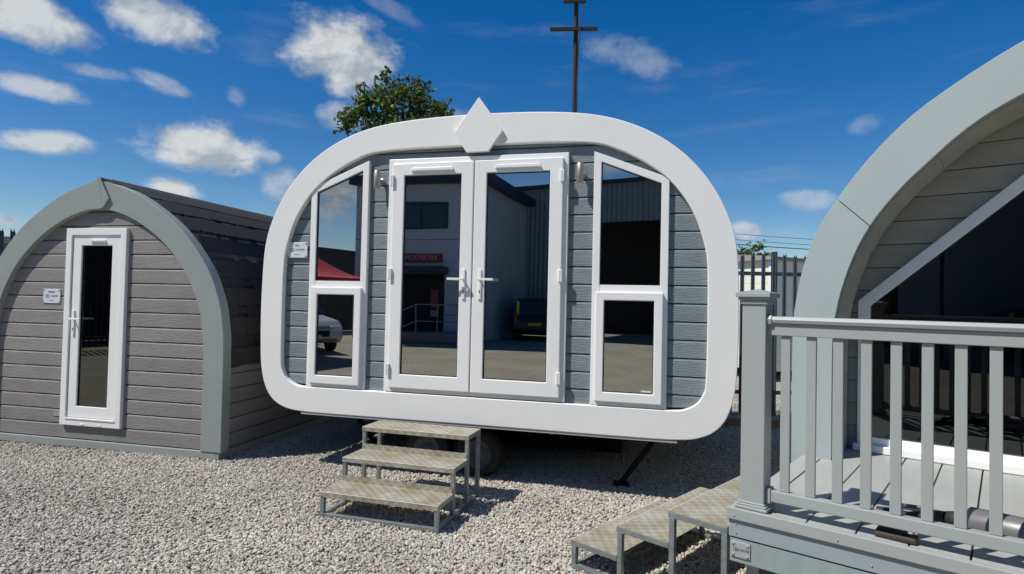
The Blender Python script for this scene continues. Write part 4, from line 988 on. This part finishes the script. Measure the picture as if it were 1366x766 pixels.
for i, (zr, zl) in enumerate(((.1175, 0), (.1110, 0), (.0995, 0), (.1035, .001))):
    y = 45; x0, x1 = .24*y, 1.05*y
    pts = []
    for k in range(13):
        t = k/12; x = x0+(x1-x0)*t; pts.append((x, y+6*t, 1.6+zr*y-.5*(1-(2*t-1)**2)+(.35 if i % 2 else .5)))
    tag(MB().tube(pts, .022, 4).build('overhead_cable', MLINE), '%s overhead cable crossing the sky in the gap above the cream cabin' % ('highest', 'third highest', 'lowest', 'second highest')[(0, 2, 3, 1)[i] if False else (0, 1, 2, 3)[i]], 'cable', 'overhead cables')

# ------------------------------------------------------------------ the yard behind the camera, seen in the glass
MWW = mat('painted_render', (.48, .52, .58), .6, var=.04, vscale=1.5)
MFAS = mat('navy_fascia', (.02, .03, .06), .5)
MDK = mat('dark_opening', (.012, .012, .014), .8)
RBZ = math.atan2(.294, -.956)
rb = empty('office_building', (-10, -10, 0), RBZ); tag(rb, 'pale rendered office with a red reception board, mirrored in the left door glass', 'building')
# local x runs along the front wall, y into the building
MB().prism([(0, 0), (5.37, 0), (3.6, 4.5), (-.5, 6.1)], 0, 6.15, ax='xy').build('wall', MWW, rb)
MB().prism([(-.35, -.35), (5.55, -.35), (3.6, 4.5), (-.9, 6.1)], 6.151, 6.52, ax='xy').build('eaves', MFAS, rb)
MB().tube([(.12, -.05, 0), (.12, -.05, 6.1)], .045, 8).build('downpipe', MFAS, rb)
ow = empty('window', (0, 0, 0)); ow.parent = rb
box_part(ow, 'glazing', mat('window_glass_dark', (.03, .05, .07), .1), 1.5, -.01, 4.45, 3.2, .02, 5.38)
for xa, xb, za, zb in ((1.42, 3.28, 4.38, 4.46), (1.42, 3.28, 5.36, 5.44), (1.42, 1.50, 4.461, 5.359), (3.20, 3.28, 4.461, 5.359), (2.5, 2.56, 4.461, 5.359)):
    box_part(ow, 'frame', MFAS, xa, -.05, za, xb, .01, zb)
for z in (1.0, 3.95): box_part(rb, 'cladding_joint', MFAS, .01, -.006, z, 5.36, .01, z+.02)
sg = empty('reception_sign', Vector((-10, -10, 0))+Matrix.Rotation(RBZ, 3, 'Z') @ Vector((2.50, -.03, 3.22)), RBZ); tag(sg, 'red board lettered RECEPTION, seen mirrored in the left door glass', 'sign')
box_part(sg, 'board', mat('sign_red', (.34, .02, .03), .5), -.90, -.03, -.18, .90, .02, .18)
text('lettering', 'RECEPTION', .25, mat('sign_white', (.5, .45, .45), .6), sg, (-.02, -.032, 0), ext=.002, space=1.05)
box_part(rb, 'entrance', MDK, 1.5, -.02, .35, 4.3, .5, 2.55)
box_part(rb, 'canopy', mat('navy_canopy', (.015, .03, .07), .5), 1.36, -.8, 2.56, 4.4, 0, 2.86)
box_part(rb, 'poster', mat('poster_print', (.25, .05, .06), .5), 1.75, -.03, 1.3, 2.05, -.021, 2.0)
box_part(rb, 'poster', mat('poster_pale', (.25, .27, .33), .5), 1.75, -.03, .95, 2.05, -.021, 1.2)
rp2 = empty('entrance_ramp', (-10, -10, 0), RBZ); tag(rp2, 'entrance ramp with tubular handrail, reflected in the left door', 'ramp')
box_part(rp2, 'slab', mat('concrete', (.25, .25, .24), .8), .3, -1.4, 0, 4.6, -.03, .35)
m = MB()
for z in (.80, 1.42): m.tube([(.4, -1.3, z), (2.15, -1.3, z), (3.1, -1.3, z-.45)], .022, 6)
m.build('hand_rail', MGALV, rp2)
for x in (.4, 1.3, 2.15): MB().tube([(x, -1.3, .3), (x, -1.3, 1.42)], .022, 6).build('rail_post', MGALV, rp2)
# shed along the back
sb = empty('steel_shed', (-2, -16, 0)); tag(sb, 'grey corrugated steel shed with dark open bays, reflected in the right window and door', 'building')
def corr(x0, x1, z0, z1, parent, m_, name='cladding_sheet'):
    m = MB(); n = int((x1-x0)/.12); vs = []
    for z in (z0, z1):
        for i in range(n+1):
            x = x0+(x1-x0)*i/n; vs.append((x, .05 if i % 2 else -.02, z))
    m.add(vs, [(i, i+1, n+2+i, n+1+i) for i in range(n)]); return m.build(name, m_, parent)
MSHD = mat('shed_grey', (.20, .25, .29), .6)
corr(-10.6, 13, 5.25, 7.0, sb, MSHD)
box_part(sb, 'eaves', MFAS, -10.6, -.3, 7.0, 13, .25, 7.15)
box_part(sb, 'shed_body', MDK, -10.6, -10, 0, 13, -6.0, 7.0)
box_part(sb, 'roof', MSHD, -10.6, -10, 7.0, 13, -.31, 7.12)
for x0, x1 in ((-10.6, -7.6), (-1.1, -.7), (6, 6.4)): corr(x0, x1, 0, 5.249, sb, MSHD, 'pier_cladding')
box_part(sb, 'end_wall', MDK, 12.9, -6, 0, 13, -.05, 7)
# hedge-dark fence line left
hb = empty('boundary_wall', (-19, 2, 0)); tag(hb, 'tall dark boarded boundary seen in the reflection of the left window', 'wall')
for i in range(-60, 20): MB().box(-.03, 0, 0, .03, .32, 3.9).build('board', mat('dark_board', (.03, .035, .04), .7) if i == -60 else bpy.data.materials['dark_board'], hb, loc=(0, -7+i*.33, 0))
fence((-16.5, 6, 0), (-14.5, -5.5, 0), .15, 'palisade fence reflected in the narrow door of the taupe pod')
# red gazebo
gz = empty('red_gazebo', (-10.6, -1.2, 0)); tag(gz, 'red pop-up gazebo canopy reflected in the left window', 'gazebo')
MRC = mat('red_canvas', (.52, .02, .04), .6)
m = MB(); R_ = 1.5; ring_ = []; zs = []
for k in range(8+1):
    t = k/8; s_ = R_*(1-t); zc = 2.12+1.15*(t**1.5)
    ring_ += [(-s_, -s_, zc), (s_, -s_, zc), (s_, s_, zc), (-s_, s_, zc)]
m.add(ring_, [(4*k+i, 4*k+(i+1) % 4, 4*k+4+(i+1) % 4, 4*k+4+i) for k in range(8) for i in range(4)])
m.add([(-R_, -R_, 1.95), (R_, -R_, 1.95), (R_, R_, 1.95), (-R_, R_, 1.95), (-R_, -R_, 2.12), (R_, -R_, 2.12), (R_, R_, 2.12), (-R_, R_, 2.12)], [(i, (i+1) % 4, 4+(i+1) % 4, 4+i) for i in range(4)])
m.build('canopy', MRC, gz)
for x in (-1.47, 1.47):
    for y in (-1.47, 1.47): MB().box(x-.02, y-.02, 0, x+.02, y+.02, 2.1).build('leg', MGALV, gz)
# cars
def car(name, loc, rz, paint, label, tall=1.5, rear=False):
    c = empty(name, loc, rz); tag(c, label, 'car')
    L_, Wd = 4.4, 1.8
    prof = [(-2.2, .45), (-2.18, .85), (-2.0, 1.0), (-1.9, tall-.12), (-1.6, tall), (.2, tall), (.95, 1.05), (1.9, .92), (2.15, .75), (2.2, .42), (2.0, .28), (-2.0, .28)]
    m = MB(); vs = []
    n = len(prof)
    for y, sc in ((-Wd/2+.12, .97), (-Wd/2, 1), (Wd/2, 1), (Wd/2-.12, .97)):
        vs += [(x*sc if z > .9 else x*(.99 if sc < 1 else 1), (y if z < 1.0 else y*.84), z if sc == 1 or z < .6 else z) for x, z in prof]
    m = MB()
    m.add([(x, -Wd/2*(1 if z < 1.02 else .82), z) for x, z in prof]+[(x, Wd/2*(1 if z < 1.02 else .82), z) for x, z in prof], [tuple(range(n)), tuple(range(2*n-1, n-1, -1))]+[(i, (i+1) % n, (i+1) % n+n, i+n) for i in range(n)])
    m.build('body', paint, c, bevel=.07, seg=3, angle=20)
    gm = bpy.data.materials.get('car_glass') or mat('car_glass', (.01, .012, .015), .08)
    MB().box(-.76, -.78, 0, .0, .78, .0).v
    m = MB(); m.add([(.26, -.70, tall-.06), (.26, .70, tall-.06), (.90, .76, 1.10), (.90, -.76, 1.10)], [(0, 1, 2, 3)]); m.v = [(x+.03, y, z+.02) for x, y, z in m.v]; m.build('windscreen', gm, c)
    m = MB(); m.add([(-1.93, -.68, tall-.16), (-1.93, .68, tall-.16), (-2.01, .74, 1.04), (-2.01, -.74, 1.04)], [(0, 1, 2, 3)]); m.v = [(x-.03, y, z) for x, y, z in m.v]; m.build('rear_screen', gm, c)
    for sy in (-1, 1):
        m = MB(); m.add([(-1.75, sy*.77, tall-.10), (.10, sy*.77, tall-.10), (.72, sy*.90, 1.08), (-1.85, sy*.90, 1.08)], [(0, 1, 2, 3)]); m.build('side_window', gm, c)
        MB().box(2.02, sy*.70-.17, .62, 2.19, sy*.70+.17, .78).build('headlight', MPLQ, c, bevel=.03)
        MB().box(-2.2, sy*.78-.07, .7, -2.12, sy*.78+.07, 1.15 if tall > 1.6 else .9).build('tail_light', mat('tail_red', (.4, .02, .02), .3) if not bpy.data.materials.get('tail_red') else bpy.data.materials['tail_red'], c, bevel=.02)
        for wx in (-1.35, 1.35):
            w = empty('wheel', (wx, sy*.80, .32)); w.parent = c
            MB().lathe([(-.10, .20), (-.105, .30), (-.07, .325), (.07, .325), (.105, .30), (.10, .20)], 'y', 24).build('tyre', MBLK, w)
            MB().lathe([(-.08, .0001), (-.08, .20), (.08, .20), (.08, .0001)], 'y', 16).build('rim', MSTEEL, w)
    MB().box(2.16, -.5, .48, 2.215, .5, .66).build('grille', MDK, c, bevel=.01)
    MB().box(2.20, -.26, .42, 2.235, .26, .53).build('front_plate', MPLQ, c)
    MB().box(-2.235, -.26, .62, -2.19, .26, .73).build('rear_plate', mat('plate_yellow', (.75, .42, .02), .5) if not bpy.data.materials.get('plate_yellow') else bpy.data.materials['plate_yellow'], c)
    return c
car('parked_car', (-12.6, -3.2, 0), .45, mat('silver_paint', (.45, .46, .47), .3, metal=.5), 'silver car with its nose out, reflected in the lower left window')
vn = car('parked_car', (-9.75, -14.0, 0), radians(-118), mat('black_paint', (.02, .02, .025), .3), 'dark estate car with yellow rear plate, reflected in the right door', tall=1.75)
for sy in (-1, 1): MB().box(-2.14, sy*.70-.05, 1.05, -1.98, sy*.70+.05, 1.62).build('pillar_light', mat('hi_vis', (.55, .75, .05), .5) if sy < 0 else bpy.data.materials['hi_vis'], vn)
